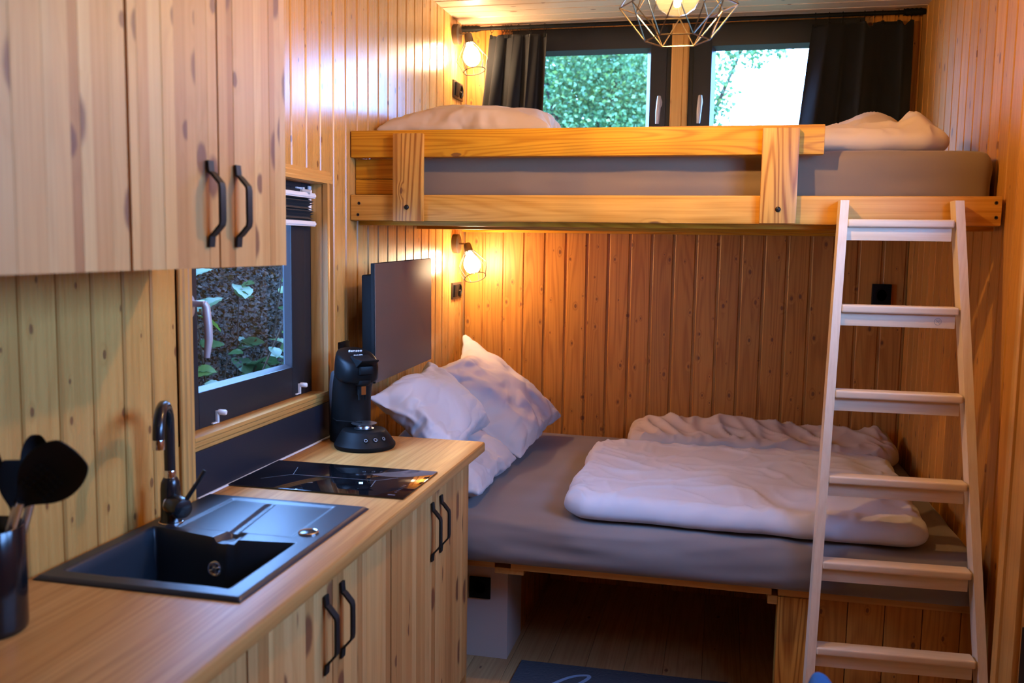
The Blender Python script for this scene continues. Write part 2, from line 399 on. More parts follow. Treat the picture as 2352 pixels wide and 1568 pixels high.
BX0, BXM0, BXM1, BX1, BZ0, BZ1 = .235, 1.012, 1.093, 1.868, 1.72, 2.602
b = B()
b.box(-.085, YB + .014, -.02, BX0, YB + .15, 2.70); b.box(BX1, YB + .014, -.02, XR + .16, YB + .15, 2.70)
b.box(BX0, YB + .014, -.02, BX1, YB + .15, BZ0); b.box(BX0, YB + .014, BZ1, BX1, YB + .15, 2.70)
wall_back = tag(b.build('wall_back', M_backing, smooth=0, loc=(0, 0, 0)), 'pine boarded end wall behind both beds', 'wall', kind='structure')
P = .1053; x = .005 - P
while x < XR:
    x0 = max(x, 0.0); wd = min(x + P, XR) - x0
    if wd > .012:
        if x0 + wd > BX0 + .01 and x0 < BX1 - .01:
            plank(wall_back, M_backZ, wd, BZ0, (x0, YB, 0), (0, 0, -PI / 2)); plank(wall_back, M_backZ, wd, ZC - BZ1, (x0, YB, BZ1), (0, 0, -PI / 2))
        else:
            plank(wall_back, M_backZ, wd, ZC, (x0, YB, 0), (0, 0, -PI / 2))
    x += P

DY0, DY1, DZ0, DZ = 1.00, 2.54, 1.42, 2.26          # side window opening in the right wall
b = B()
b.box(XR + .014, YF, -.02, XR + .16, DY0, 2.70); b.box(XR + .014, DY1, -.02, XR + .16, YB + .15, 2.70); b.box(XR + .014, DY0, DZ, XR + .16, DY1, 2.70); b.box(XR + .014, DY0, -.02, XR + .16, DY1, DZ0)
wall_right = tag(b.build('wall_right', M_backing, smooth=0, loc=(0, 0, 0)), 'pine boarded side wall with the side window', 'wall', kind='structure')
P = .1105; y = YB
while y > 2.66:
    plank(wall_right, M_rightZ, P, ZC, (XR, y, 0), (0, 0, PI)); y -= P
while y > DY0 - .01:
    plank(wall_right, M_rightZ, P, ZC - DZ, (XR, y, DZ), (0, 0, PI)); plank(wall_right, M_rightZ, P, DZ0, (XR, y, 0), (0, 0, PI)); y -= P
while y > YF:
    plank(wall_right, M_rightZ, P, ZC, (XR, y, 0), (0, 0, PI)); y -= P
b = B(); b.box(-.085, YF - .12, -.02, XR + .16, YF, 2.70)
tag(b.build('wall_front', M_backZ, smooth=0, loc=(0, 0, 0)), 'plain pine wall behind the camera', 'wall', kind='structure')

b = B(); b.box(-.085, YF - .12, ZC + .014, XR + .16, YB + .15, 2.74)
ceiling = tag(b.build('ceiling', M_backing, smooth=0, loc=(0, 0, 0)), 'pale pine boarded ceiling', 'ceiling', kind='structure')
P = .1005; y = YB - P
while y > YF:
    plank(ceiling, M_ceil, P, XR, (0, y, ZC), (0, PI / 2, 0)); y -= P

b = B(); b.box(-.085, YF - .12, -.08, XR + .16, YB + .15, -.02)
floor = tag(b.build('floor', M_backing, smooth=0, loc=(0, 0, 0)), 'wooden board floor running towards the back wall', 'floor', kind='structure')
fw = XR / 15
fb = B(); fb.box(.0006, YF, -.02, fw - .0006, YB, 0)
bmesh.ops.bevel(fb.bm, geom=[e for e in fb.bm.edges if abs(e.verts[0].co.y - e.verts[1].co.y) > 1 and e.verts[0].co.z > -.01], offset=.0012, segments=1, affect='EDGES')
fm = bpy.data.meshes.new('floorboard'); fb.bm.to_mesh(fm); fb.bm.free(); fm.materials.append(M_floor)
for i in range(15):
    o = bpy.data.objects.new('floorboard', fm); COL.objects.link(o); o.parent = floor; o.location = (i * fw, 0, 0)

# kitchen window -----------------------------------------------------
def moulding_poly(wd, th):
    return [(0, 0), (0, th), (wd * .25, th), (wd * .33, th * .82), (wd * .62, th * .75), (wd * .72, th * .5), (wd * .94, th * .45), (wd, th * .25), (wd, 0)]
win = thing('window_1', 'dark framed kitchen window above the hob with pine casing', 'window', (0, (WY0 + WY1) / 2, WZ0), kind='structure')
b = B(); FX0, FX1 = -.082, -.046
b.box(FX0, WY0, WZ0 - .01, FX1, WY0 + .06, WZ1 + .01); b.box(FX0, WY1 - .065, WZ0 - .01, FX1, WY1, WZ1 + .01)
b.box(FX0, WY0 + .06, WZ0 - .01, FX1, WY1 - .065, WZ0 + .012); b.box(FX0, WY0 + .06, WZ1 - .03, FX1, WY1 - .065, WZ1 + .01)
b.build('frame', M_anth, win, bevel=.003)
SY0, SY1, SZ0, SZ1 = 2.052, 2.765, 1.057, 1.728
GY0, GY1, GZ0, GZ1 = 2.135, 2.672, 1.155, 1.64
b = B(); sx0, sx1 = -.074, -.042
b.box(sx0, SY0, SZ0, sx1, GY0, SZ1); b.box(sx0, GY1, SZ0, sx1, SY1, SZ1); b.box(sx0, GY0, SZ0, sx1, GY1, GZ0); b.box(sx0, GY0, GZ1, sx1, GY1, SZ1)
sash = b.build('sash', M_anth, win, bevel=.004)
b = B()                                                # sloping glazing beads round the pane
for (p0, p1, q0, q1) in (((GY0, GZ0), (GY1, GZ0), (GY0 + .008, GZ0 + .010), (GY1 - .008, GZ0 + .010)), ((GY1, GZ0), (GY1, GZ1), (GY1 - .008, GZ0 + .010), (GY1 - .008, GZ1 - .010)),
                         ((GY1, GZ1), (GY0, GZ1), (GY1 - .008, GZ1 - .010), (GY0 + .008, GZ1 - .010)), ((GY0, GZ1), (GY0, GZ0), (GY0 + .008, GZ1 - .010), (GY0 + .008, GZ0 + .010))):
    v = [b.bm.verts.new((-.046, p0[0], p0[1])), b.bm.verts.new((-.046, p1[0], p1[1])), b.bm.verts.new((-.064, q1[0], q1[1])), b.bm.verts.new((-.064, q0[0], q0[1])),
         b.bm.verts.new((-.072, p0[0], p0[1])), b.bm.verts.new((-.072, p1[0], p1[1]))]
    b.bm.faces.new(v[:4]); b.bm.faces.new((v[3], v[2], v[5], v[4])); b.bm.faces.new((v[0], v[4], v[5], v[1]))
b.build('glazing_bead', M_bead, sash, smooth=0)
b = B(); b.box(-.0665, GY0 + .004, GZ0 + .004, -.0655, GY1 - .004, GZ1 - .004); b.build('pane', M_glass, sash, smooth=0)
b = B()                                                # handle: rosette, neck, drooping lever
b.lathe([(.017, 0), (.017, .008), (.0155, .011), (.004, .011)], 20, basis((0, 1, 0), (0, 0, 1.8), (1, 0, 0), (-.042, 2.092, 1.385)))
b.tube([(-.035, 2.092, 1.392), (.006, 2.092, 1.392)], .0085, 12)
b.tube([(.004, 2.090, 1.394), (.008, 2.094, 1.385), (.013, 2.094, 1.34), (.014, 2.094, 1.30), (.008, 2.094, 1.255)], [.0095, .0105, .0105, .0105, .0075], 12)
b.build('handle', M_silver, win)
b = B()                                                # reveal boards
b.box(-.0455, WY1 - .002, WZ0, .001, WY1 + .012, WZ1); b.box(-.0455, WY0 - .012, WZ0, .001, WY0 + .002, WZ1)
b.build('reveal_board', M_trimZ, win, bevel=.001)
b = B(); b.box(-.0455, WY0, WZ1 - .002, .001, WY1, WZ1 + .010); b.box(-.0455, WY0, WZ0 - .010, .001, WY1, WZ0 + .002)
b.build('reveal_board', M_trimY, win, bevel=.001)
CW = .040
for (nm, mat, M, ln) in (('casing', M_trimY, basis((0, 0, 1), (1, 0, 0), (0, 1, 0), (0, WY0 - CW, WZ1)), WY1 - WY0 + 2 * CW),
                         ('casing', M_trimY, basis((0, 0, -1), (1, 0, 0), (0, 1, 0), (0, WY0 + .001, WZ0 + .004)), WY1 - WY0 + CW),
                         ('casing', M_trimZ, basis((0, 1, 0), (1, 0, 0), (0, 0, 1), (0, WY1 - .004, WZ0)), WZ1 - WZ0),
                         ('casing', M_trimZ, basis((0, -1, 0), (1, 0, 0), (0, 0, 1), (0, WY0, .90)), WZ1 - .90)):
    b = B(); b.prism(moulding_poly(CW, .016), 0, ln, M); b.build(nm, mat, win, smooth=20)

blind = thing('pleated_blind', 'grey pleated blind with white rails, drawn up under the kitchen window lintel', 'blind', (-.03, 2.42, 1.60))
for zz in (1.694, 1.604):
    b = B(); b.box(-.042, 2.07, zz, -.016, 2.795, zz + .017); b.box(-.018, 2.07, zz + .004, -.013, 2.795, zz + .013); b.build('rail', M_white, blind, bevel=.002)
prof = []
for i in range(15):
    z = 1.620 + .074 * i / 14; prof.append((-.040 if i % 2 else -.018, z))
b = B(); 
ra = [b.bm.verts.new((x, 2.075, z)) for x, z in prof]; rb = [b.bm.verts.new((x, 2.785, z + .004 * math.sin(i * 2.1))) for i, (x, z) in enumerate(prof)]
for i in range(14): b.bm.faces.new((ra[i], rb[i], rb[i + 1], ra[i + 1]))
b.build('pleated_fabric', M_pleat, blind, smooth=0)
b = B(); b.box(-.044, 2.795, 1.655, -.040, 2.815, 1.735); b.build('bracket', M_white, blind)
b = B(); b.box(-.041, 2.70, 1.722, -.036, 2.74, 1.727); b.box(-.041, 2.735, 1.706, -.030, 2.745, 1.728); b.tube([(-.034, 2.740, 1.716), (-.006, 2.742, 1.712)], .007, 10); b.build('clip', M_white, blind)
for (yy, zz, lab) in ((2.215, 1.082, 'white plastic blind clip on the sash bottom rail, near the tap'), (2.712, 1.085, 'white plastic blind clip on the sash bottom rail, near the coffee machine')):
    t = thing('blind_clip', lab, 'clip', (-.042, yy, zz - .02), 'blind clips on the kitchen window')
    b = B(); b.box(-.042, yy - .024, zz - .022, -.036, yy + .004, zz - .018); b.box(-.042, yy - .004, zz - .022, -.034, yy + .005, zz + .012); b.build('hook', M_white, t, bevel=.001)
    b = B(); b.lathe([(.0065, 0), (.0075, .004), (.0075, .020), (.0060, .023)], 14, frame_to((-.036, yy + .002, zz + .008), (1, .15, -.05))); b.build('knob', M_white, t)

# rear windows ------------------------------------------------------
def rear_window(num, x0, x1, gx0, gx1, hx, label):
    t = thing('window_%d' % num, label, 'window', ((x0 + x1) / 2, YB, BZ0), kind='structure')
    f0, f1 = YB + .0, YB + .075
    b = B(); b.box(x0, f0 + .006, BZ0, x0 + .035, f1, BZ1); b.box(x1 - .035, f0 + .006, BZ0, x1, f1, BZ1); b.box(x0 + .035, f0 + .006, BZ0, x1 - .035, f1, BZ0 + .04); b.box(x0 + .035, f0 + .006, BZ1 - .03, x1 - .035, f1, BZ1)
    b.build('frame', M_anth, t, bevel=.003)
    gz0, gz1 = BZ0 + .11, 2.494
    b = B(); s0, s1 = YB - .012, YB + .06; a0, a1 = x0 + .022, x1 - .022; c0, c1 = BZ0 + .03, BZ1 - .012
    b.box(a0, s0, c0, gx0, s1, c1); b.box(gx1, s0, c0, a1, s1, c1); b.box(gx0, s0, c0, gx1, s1, gz0); b.box(gx0, s0, gz1, gx1, s1, c1)
    sash = b.build('sash', M_anth, t, bevel=.003)
    b = B(); e = .018
    quad = [((gx0, gz0), (gx1, gz0)), ((gx1, gz0), (gx1, gz1)), ((gx1, gz1), (gx0, gz1)), ((gx0, gz1), (gx0, gz0))]
    cx, cz = (gx0 + gx1) / 2, (gz0 + gz1) / 2
    def inn(p): return (p[0] + (e if p[0] < cx else -e), p[1] + (e if p[1] < cz else -e))
    for p0, p1 in quad:
        q0, q1 = inn(p0), inn(p1)
        v = [b.bm.verts.new((p0[0], s0 + .004, p0[1])), b.bm.verts.new((p1[0], s0 + .004, p1[1])), b.bm.verts.new((q1[0], s0 + .035, q1[1])), b.bm.verts.new((q0[0], s0 + .035, q0[1])),
             b.bm.verts.new((p1[0], s0 + .045, p1[1])), b.bm.verts.new((p0[0], s0 + .045, p0[1]))]
        b.bm.faces.new(v[:4]); b.bm.faces.new((v[3], v[2], v[4], v[5])); b.bm.faces.new((v[0], v[5], v[4], v[1]))
    b.build('glazing_bead', M_bead, sash, smooth=0)
    b = B(); b.box(gx0 + .012, s0 + .0365, gz0 + .012, gx1 - .012, s0 + .038, gz1 - .012); b.build('pane', M_glass, sash, smooth=0)
    b = B()
    b.lathe([(.013, 0), (.013, .009), (.011, .011), (.003, .011)], 18, basis((1, 0, 0), (0, 0, 2.0), (0, -1, 0), (hx, s0, 2.238)))
    b.tube([(hx, s0 - .006, 2.252), (hx, s0 - .040, 2.254)], .008, 10)
    b.tube([(hx, s0 - .036, 2.262), (hx, s0 - .044, 2.235), (hx - .003, s0 - .046, 2.19), (hx - .005, s0 - .042, 2.135)], [.009, .0115, .0115, .0085], 12)
    b.build('handle', M_silver, t)
rear_window(2, BX0, BXM0, .335, .914, .962, 'dark framed rear window over the top bunk, showing dense green foliage')
rear_window(3, BXM1, BX1, 1.198, 1.765, 1.152, 'dark framed rear window over the top bunk, showing bright open sky')
b = B(); b.prism([(BXM0, YB + .06), (BXM0, YB - .018), (BXM0 + .006, YB - .024), (BXM0 + .052, YB - .024), (BXM0 + .055, YB - .021), (BXM0 + .058, YB - .024), (BXM1 - .006, YB - .024), (BXM1, YB - .018), (BXM1, YB + .06)], BZ0 - .02, BZ1 + .01)
tag(b.build('trim_1', M_trimZ, smooth=20), 'pine post between the two rear windows', 'post', kind='structure')

# side window in the right wall, beside the camera -------------------------
t = thing('window_4', 'dark framed side window in the right wall, lighting the ladder', 'window', (XR + .06, (DY0 + DY1) / 2, DZ0), kind='structure')
b = B(); b.box(XR - .004, DY1 - .05, DZ0, XR + .09, DY1, DZ); b.box(XR - .004, DY0, DZ0, XR + .09, DY0 + .05, DZ); b.box(XR - .004, DY0 + .05, DZ - .05, XR + .09, DY1 - .05, DZ); b.box(XR - .004, DY0 + .05, DZ0, XR + .09, DY1 - .05, DZ0 + .05)
b.build('frame', M_anth, t, bevel=.003)
ym = (DY0 + DY1) / 2
for (a0, a1) in ((DY0 + .05, ym - .002), (ym + .002, DY1 - .05)):
    b = B(); x0, x1 = XR + .01, XR + .07
    b.box(x0, a0, DZ0 + .05, x1, a0 + .06, DZ - .05); b.box(x0, a1 - .06, DZ0 + .05, x1, a1, DZ - .05); b.box(x0, a0 + .06, DZ0 + .05, x1, a1 - .06, DZ0 + .12); b.box(x0, a0 + .06, DZ - .11, x1, a1 - .06, DZ - .05)
    lf = b.build('sash', M_anth, t, bevel=.003)
    b = B(); b.box(XR + .039, a0 + .055, DZ0 + .115, XR + .041, a1 - .055, DZ - .105); b.build('pane', M_glass, lf, smooth=0)
b = B(); b.tube([(XR - .03, ym - .03, 1.86), (XR - .03, ym - .03, 1.74)], .009, 10); b.tube([(XR + .01, ym - .03, 1.86), (XR - .03, ym - .03, 1.86)], .008, 10); b.build('handle', M_silver, t)
t = thing('low_cabinet', 'black low cabinet at the lower right edge of the frame', 'cabinet', (2.0, 2.2, 0))
b = B(); b.box(2.052, 1.75, .03, XR - .004, 2.40, .650); b.build('body', M_black, t, bevel=.004)
b = B(); b.box(2.036, 1.755, .05, 2.051, 2.395, .640); dd = b.build('door', M_black, t, bevel=.003)
b = B(); b.tube([(2.036, 1.80, .55), (2.022, 1.80, .54), (2.022, 1.80, .40), (2.036, 1.80, .39)], .006, 8); b.build('handle', M_blackmt, dd)
b = B(); b.box(2.06, 1.77, 0, 2.10, 2.38, .03); b.build('plinth', M_black, t)
b = B(); b.box(XR - .016, 2.636, 0, XR, 2.745, ZC); tag(b.build('trim_2', M_trimZ, bevel=.003), 'wide flat pine board on the right wall at the frame edge', 'trim', kind='structure')
b = B(); b.prism([(XR, 2.745), (XR - .022, 2.748), (XR - .026, 2.758), (XR - .026, 2.782), (XR - .012, 2.80), (XR, 2.802)], 0, ZC); tag(b.build('trim_3', M_trimZ, smooth=20), 'narrow raised pine moulding beside the flat board', 'trim', kind='structure')

# added, unseen ceiling lamp behind the camera, warm fill for the kitchen
t = thing('ceiling_fill_lamp', 'added round white ceiling lamp, unseen, over the kitchen end of the room', 'lamp', (1.05, .35, ZC))
b = B(); b.lathe([(.15, 0), (.15, -.02), (.14, -.03), (.02, -.03)], 32, Matrix.Translation((1.05, .35, ZC))); b.build('base', M_white, t)
b = B(); b.lathe([(.135, -.03), (.13, -.055), (.10, -.072), (.04, -.08), (0, -.081)], 32, Matrix.Translation((1.05, .35, ZC))); b.build('diffuser', M_ceilb, t)

# ------------------------------------------------------------------ kitchen units
def strip_door(parent, x, y0, y1, z0, z1, thick, seed, name='door'):
    """A door glued up from upright strips; the strips are its sub-parts."""
    rnd = random.Random(seed)
    b = B(); b.box(x - thick, y0, z0, x - .006, y1, z1); d = b.build(name, M_cabY, parent, smooth=0)
    ws = []
    while sum(ws) < y1 - y0 - .02: ws.append(rnd.uniform(.018, .042))
    k = (y1 - y0) / sum(ws); y = y0
    for i, wd in enumerate(ws):
        wd *= k; e = .0001
        b = B(); b.box(x - .006, y + (0 if i == 0 else e), z0, x + rnd.uniform(-.0004, .0004), y + wd - (0 if i == len(ws) - 1 else e), z1)
        y += wd
        o = b.build('strip', M_strip, d, smooth=0)
    return d
def bow_handle(parent, x, y, z0, z1, out=.026, wd=.0095):
    """Black bow handle: two flat feet and a bar standing off the door."""
    b = B(); h = z1 - z0; th = .005
    path = [(x + .002, z0), (x + .004, z0 + h * .13), (x + .010, z0 + h * .16), (x + out, z0 + h * .27), (x + out + .001, z0 + h * .31), (x + out + .001, z1 - h * .31), (x + out, z1 - h * .27), (x + .010, z1 - h * .16), (x + .004, z1 - h * .13), (x + .002, z1)]
    rings = []
    for i, (px, pz) in enumerate(path):
        a = path[max(i - 1, 0)]; c = path[min(i + 1, len(path) - 1)]
        t = Vector((c[0] - a[0], 0, c[1] - a[1])).normalized(); n = Vector((t.z, 0, -t.x)); p = Vector((px, y, pz)); yy = Vector((0, 1, 0))
        rings.append([p + yy * wd + n * 0, p + yy * wd + n * th, p - yy * wd + n * th, p - yy * wd])
    b.loft(rings); return b.build('handle', M_blackmt, parent, bevel=.0012, smooth=30)

UX, UZ0, UZ1 = .330, 1.500, 2.46
seeds = 100
for (y0, ym, y1, hs, lab) in ((1.347, 1.621, 1.900, (1.583, 1.684), 'glued pine wall cabinet next to the kitchen window, two bow handles'),
                              (.622, .978, 1.342, (1.012, .925), 'glued pine wall cabinet above the utensil pot, at the near end')):
    t = thing('wall_cabinet', lab, 'cabinet', (.165, (y0 + y1) / 2, UZ0), 'pine wall cabinets over the worktop')
    b = B(); b.box(.001, y0 + .001, UZ0 + .004, UX - .020, y1 - .001, UZ1); b.build('carcass', M_cabY, t, bevel=.001)
    d1 = strip_door(t, UX, y0 + .003, ym - .003, UZ0, UZ1, .019, seeds); d2 = strip_door(t, UX, ym + .003, y1 - .0005, UZ0, UZ1, .019, seeds + 1); seeds += 2
    for hy in hs: bow_handle(d1 if hy < ym else d2, UX, hy, 1.540, 1.702)

LX = .487
for (y0, ym, y1, hs, lab) in ((2.152, 2.523, 2.882, (2.481, 2.565), 'glued pine base cabinet under the hob, nearest the bed'),
                              (1.424, 1.788, 2.148, (1.746, 1.831), 'glued pine base cabinet under the sink'),
                              (.700, 1.060, 1.420, (1.02, 1.10), 'glued pine base cabinet under the utensil pot')):
    t = thing('base_cabinet', lab, 'cabinet', (.25, (y0 + y1) / 2, 0), 'pine base cabinets under the worktop')
    b = B()
    if 'sink' in lab:
        b.box(.012, y0, .10, LX - .020, y1, .700); b.box(.012, y0, .70, LX - .020, y0 + .016, .864); b.box(.012, y1 - .016, .70, LX - .020, y1, .864)
    else: b.box(.012, y0, .10, LX - .020, y1, .864)
    b.build('carcass', M_cabY, t, bevel=.001)
    b = B(); b.box(.02, y0, 0, LX - .075, y1, .10); b.build('plinth', M_cabY, t)
    d1 = strip_door(t, LX, y0 + .0015, ym - .0015, .105, .858, .019, seeds); d2 = strip_door(t, LX, ym + .0015, y1 - .0015, .105, .858, .019, seeds + 1); seeds += 2
    for hy in hs: bow_handle(d1 if hy < ym else d2, LX, hy, .632, .806)
b = B(); b.box(.012, 2.883, 0, LX - .004, 2.897, .864)
tag(b.build('end_panel', M_strip, bevel=.001), 'pine end panel closing the kitchen row beside the bed', 'panel')

# worktop with a cut-out for the sink
CY0, CY1, CX1 = .30, 2.908, .535
SX0, SX1, SNY, SFY = .040, .440, 1.470, 2.050
b = B()
edge = [(.440, .866), (.440, .900), (.527, .900), (.5315, .8987), (.5342, .8955), (.535, .891), (.535, .872), (.5335, .868), (.530, .866)]
Mx = basis((1, 0, 0), (0, 0, 1), (0, -1, 0), (0, 0, 0))
b.prism(edge, -CY1, -CY0, Mx)
b.box(.012, CY0, .866, .040, CY1, .900); b.box(.040, CY0, .866, .440, SNY, .900); b.box(.040, SFY, .866, .440, CY1, .900)
ct = b.build('worktop', M_counter, smooth=25, loc=(0, 0, .866))
tag(ct, 'long wood laminate worktop with a rounded front edge', 'worktop')
b = B(); b.tube([(.014, 2.03, .9005), (.015, 2.3, .902), (.014, 2.60, .9005), (.015, 2.90, .902)], .004, 6); b.build('sealant_bead', M_caulk, ct)
b = B(); b.box(.001, 2.022, .898, .011, 2.905, 1.020); tag(b.build('backsplash', M_splash, bevel=.001), 'dark backsplash strip under the kitchen window casing', 'panel')

# sink ---------------------------------------------------------------
sink = thing('sink', 'anthracite granite sink with a ribbed drainer, set in the worktop', 'sink', (.24, 1.76, .90))
X0, X1, Y0, Y1 = .022, .459, 1.450, 2.068
BXL, BXR, BYN = .057, .413, 1.490
def far_edge(x): return 1.786 - .20 * (x - .055) if x < .262 else 1.7446 + .12 * (x - .262)
def seg_d(p, a, c):
    ab = (c[0] - a[0], c[1] - a[1]); t = max(0, min(1, ((p[0] - a[0]) * ab[0] + (p[1] - a[1]) * ab[1]) / (ab[0] ** 2 + ab[1] ** 2)))
    return math.hypot(p[0] - a[0] - t * ab[0], p[1] - a[1] - t * ab[1])
def poly_in(p, poly):
    d = 1e9
    for i in range(len(poly)):
        a, c = poly[i], poly[(i + 1) % len(poly)]
        nx, ny = -(c[1] - a[1]), c[0] - a[0]; l = math.hypot(nx, ny)
        d = min(d, ((p[0] - a[0]) * nx + (p[1] - a[1]) * ny) / l)
    return d
dr = [(.105, 1.800), (.385, 1.800), (.378, 2.040), (.106, 2.040)]
nch = [(.222, 1.70), (.288, 1.70), (.272, 1.80), (.238, 1.80)]
def sink_h(x, y):
    h = .9085
    e = min(x - X0, X1 - x, y - Y0, Y1 - y); h -= .006 * (1 - ss(0, .008, e))
    di = poly_in((x, y), dr)
    if di > -.004: h -= .0035 * ss(-.004, .004, di)
    g = seg_d((x, y), (.252, 1.755), (.218, 2.02)); h -= .0055 * (1 - ss(.006, .014, g)) * ss(1.76, 1.80, y)
    d = min(x - BXL, BXR - x, y - BYN, far_edge(x) - y)
    dn = poly_in((x, y), [(.225, 1.74), (.285, 1.74), (.278, 1.805), (.238, 1.805)])
    if dn > -.004 and d < .012: h -= .012 * ss(-.004, .008, dn)
    if d > 0:
        h -= .02 * ss(0, .006, d) + .138 * ss(.004, .018, d) + .004 * ss(.015, .12, d)
    return h
b = B(); bm = b.bm; nx, ny, JF = 118, 160, 84
def row_y(i, j):
    f = far_edge(X0 + (X1 - X0) * i / nx)
    return Y0 + (f - Y0) * j / JF if j <= JF else f + (Y1 - f) * (j - JF) / (ny - JF)
V = [[bm.verts.new((X0 + (X1 - X0) * i / nx, row_y(i, j), 0)) for i in range(nx + 1)] for j in range(ny + 1)]
for row in V:
    for v in row: v.co.z = sink_h(v.co.x, v.co.y)
for j in range(ny):
    for i in range(nx): bm.faces.new((V[j][i], V[j][i + 1], V[j + 1][i + 1], V[j + 1][i]))
rim = [V[0][i] for i in range(nx + 1)] + [V[j][nx] for j in range(1, ny + 1)] + [V[ny][i] for i in range(nx - 1, -1, -1)] + [V[j][0] for j in range(ny - 1, 0, -1)]
low = [bm.verts.new((v.co.x, v.co.y, .9002)) for v in rim]
for i in range(len(rim)): k = (i + 1) % len(rim); bm.faces.new((rim[k], rim[i], low[i], low[k]))
finish(bm, 'basin', M_sink, sink, smooth=60)
b = B(); b.lathe([(.017, 0), (.017, .002), (.014, .003), (.0115, .0015), (.0115, .0)], 24, frame_to((.234, 1.7405, .842), (0, -1, .12)))
for a in range(4):
    c, s_ = math.cos(a * PI / 2 + .4), math.sin(a * PI / 2 + .4); b.tube([(.234 + .004 * c, 1.7380, .842 + .004 * s_), (.234 + .013 * c, 1.7380, .842 + .013 * s_)], .0022, 6)
b.lathe([(.005, 0), (.005, .004), (.003, .005)], 12, frame_to((.234, 1.7395, .842), (0, -1, .1))); b.build('overflow_ring', M_steel, sink)
b = B(); b.lathe([(.040, 0), (.040, .003), (.032, .004), (.026, .0015), (0, .0015)], 28, Matrix.Translation((.24, 1.64, .7465))); b.build('drain', M_steel, sink)
b = B(); b.lathe([(.0225, 0), (.0225, .004), (.0205, .0055), (.0185, .0045), (.0185, .001)], 28, Matrix.Translation((.411, 1.831, .9082))); b.build('waste_knob_ring', M_chrome, sink)
b = B(); b.lathe([(.0180, 0), (.0180, .004), (.015, .0052), (0, .0055)], 24, Matrix.Translation((.411, 1.831, .9082))); b.build('waste_knob', M_tap, sink)

# tap ----------------------------------------------------------------
tap = thing('kitchen_tap', 'tall black kitchen tap with chrome rings behind the sink', 'tap', (.075, 1.822, .908))
bx_, by_ = .075, 1.822
b = B(); b.lathe([(.026, 0), (.026, .006), (.0235, .009), (.0225, .03), (.022, .08), (.0205, .094), (.016, .104), (.0145, .106)], 28, Matrix.Translation((bx_, by_, .908))); b.build('body', M_tap, tap)
b = B(); b.lathe([(.0275, -.0003), (.0275, .003), (.0255, .0042)], 28, Matrix.Translation((bx_, by_, .9083))); b.build('base_ring', M_chrome, tap)
b = B(); b.lathe([(.0135, .104), (.0135, .121), (.0125, .123)], 24, Matrix.Translation((bx_, by_, .908))); b.build('neck_ring', M_chrome, tap)
sd = Vector((.40, -.917, 0)).normalized()
pts = [Vector((bx_, by_, 1.028)), Vector((bx_, by_, 1.06)), Vector((bx_, by_, 1.115))]
R = .062
for k in range(1, 13):
    a = PI * k / 12; pts.append(Vector((bx_, by_, 1.130)) + sd * (R - R * math.cos(a)) + Vector((0, 0, R * math.sin(a) * .95)))
pts.append(pts[-1] + Vector((0, 0, -.006)))
b = B(); b.tube(pts, [.0125] * 2 + [.0125] * (len(pts) - 2), 16); b.build('spout', M_tap, tap)
e = pts[-1]
b = B(); b.lathe([(.0128, 0), (.0128, .02), (.012, .022)], 20, Matrix.Translation((e.x, e.y, e.z - .018))); b.build('aerator', M_chrome, tap)
hd = Vector((.86, -.50, -.05)).normalized()
hp = Vector((bx_, by_, .954))
b = B(); b.lathe([(.0215, .012), (.024, .014), (.025, .03), (.0245, .052), (.021, .060), (.012, .063), (0, .0635)], 28, frame_to(hp, hd)); hk = b.build('handle_knob', M_tap, tap)
b = B(); b.lathe([(.0243, .010), (.0243, .0135), (.0225, .0145)], 28, frame_to(hp, hd)); b.build('knob_ring', M_chrome, tap)
b = B(); s0 = hp + hd * .04; b.tube([s0 + Vector((.012, .004, .012)), s0 + Vector((.040, .02, .062)), s0 + Vector((.050, .026, .082))], [.0055, .0050, .0045], 10); b.build('lever', M_tap, tap)

# hob ----------------------------------------------------------------
hob = thing('hob', 'black two-zone ceramic hob set flush across the worktop', 'hob', (.262, 2.316, .90))
b = B(); b.box(.016, 2.171, .9003, .512, 2.461, .9050); b.build('glass_top', M_hob, hob, bevel=.0015)
b = B()
def mark(*pts):
    for a, c in zip(pts[:-1], pts[1:]):
        d = Vector((c[0] - a[0], c[1] - a[1], 0)); n = Vector((-d.y, d.x, 0)).normalized() * .0006
        v = [b.bm.verts.new((p[0] + s_ * n.x, p[1] + s_ * n.y, .90515)) for p, s_ in ((a, 1), (a, -1), (c, -1), (c, 1))]; b.bm.faces.new(v)
mark((.070, 2.250), (.135, 2.315), (.110, 2.395)); mark((.135, 2.315), (.380, 2.315), (.430, 2.36)); mark((.380, 2.315), (.392, 2.25))
for k in range(6): mark((.470, 2.22 + .014 * k), (.478, 2.22 + .014 * k))
mark((.462, 2.19), (.482, 2.19)); mark((.462, 2.193), (.482, 2.193))
b.build('zone_marks', M_mark, hob, smooth=0)

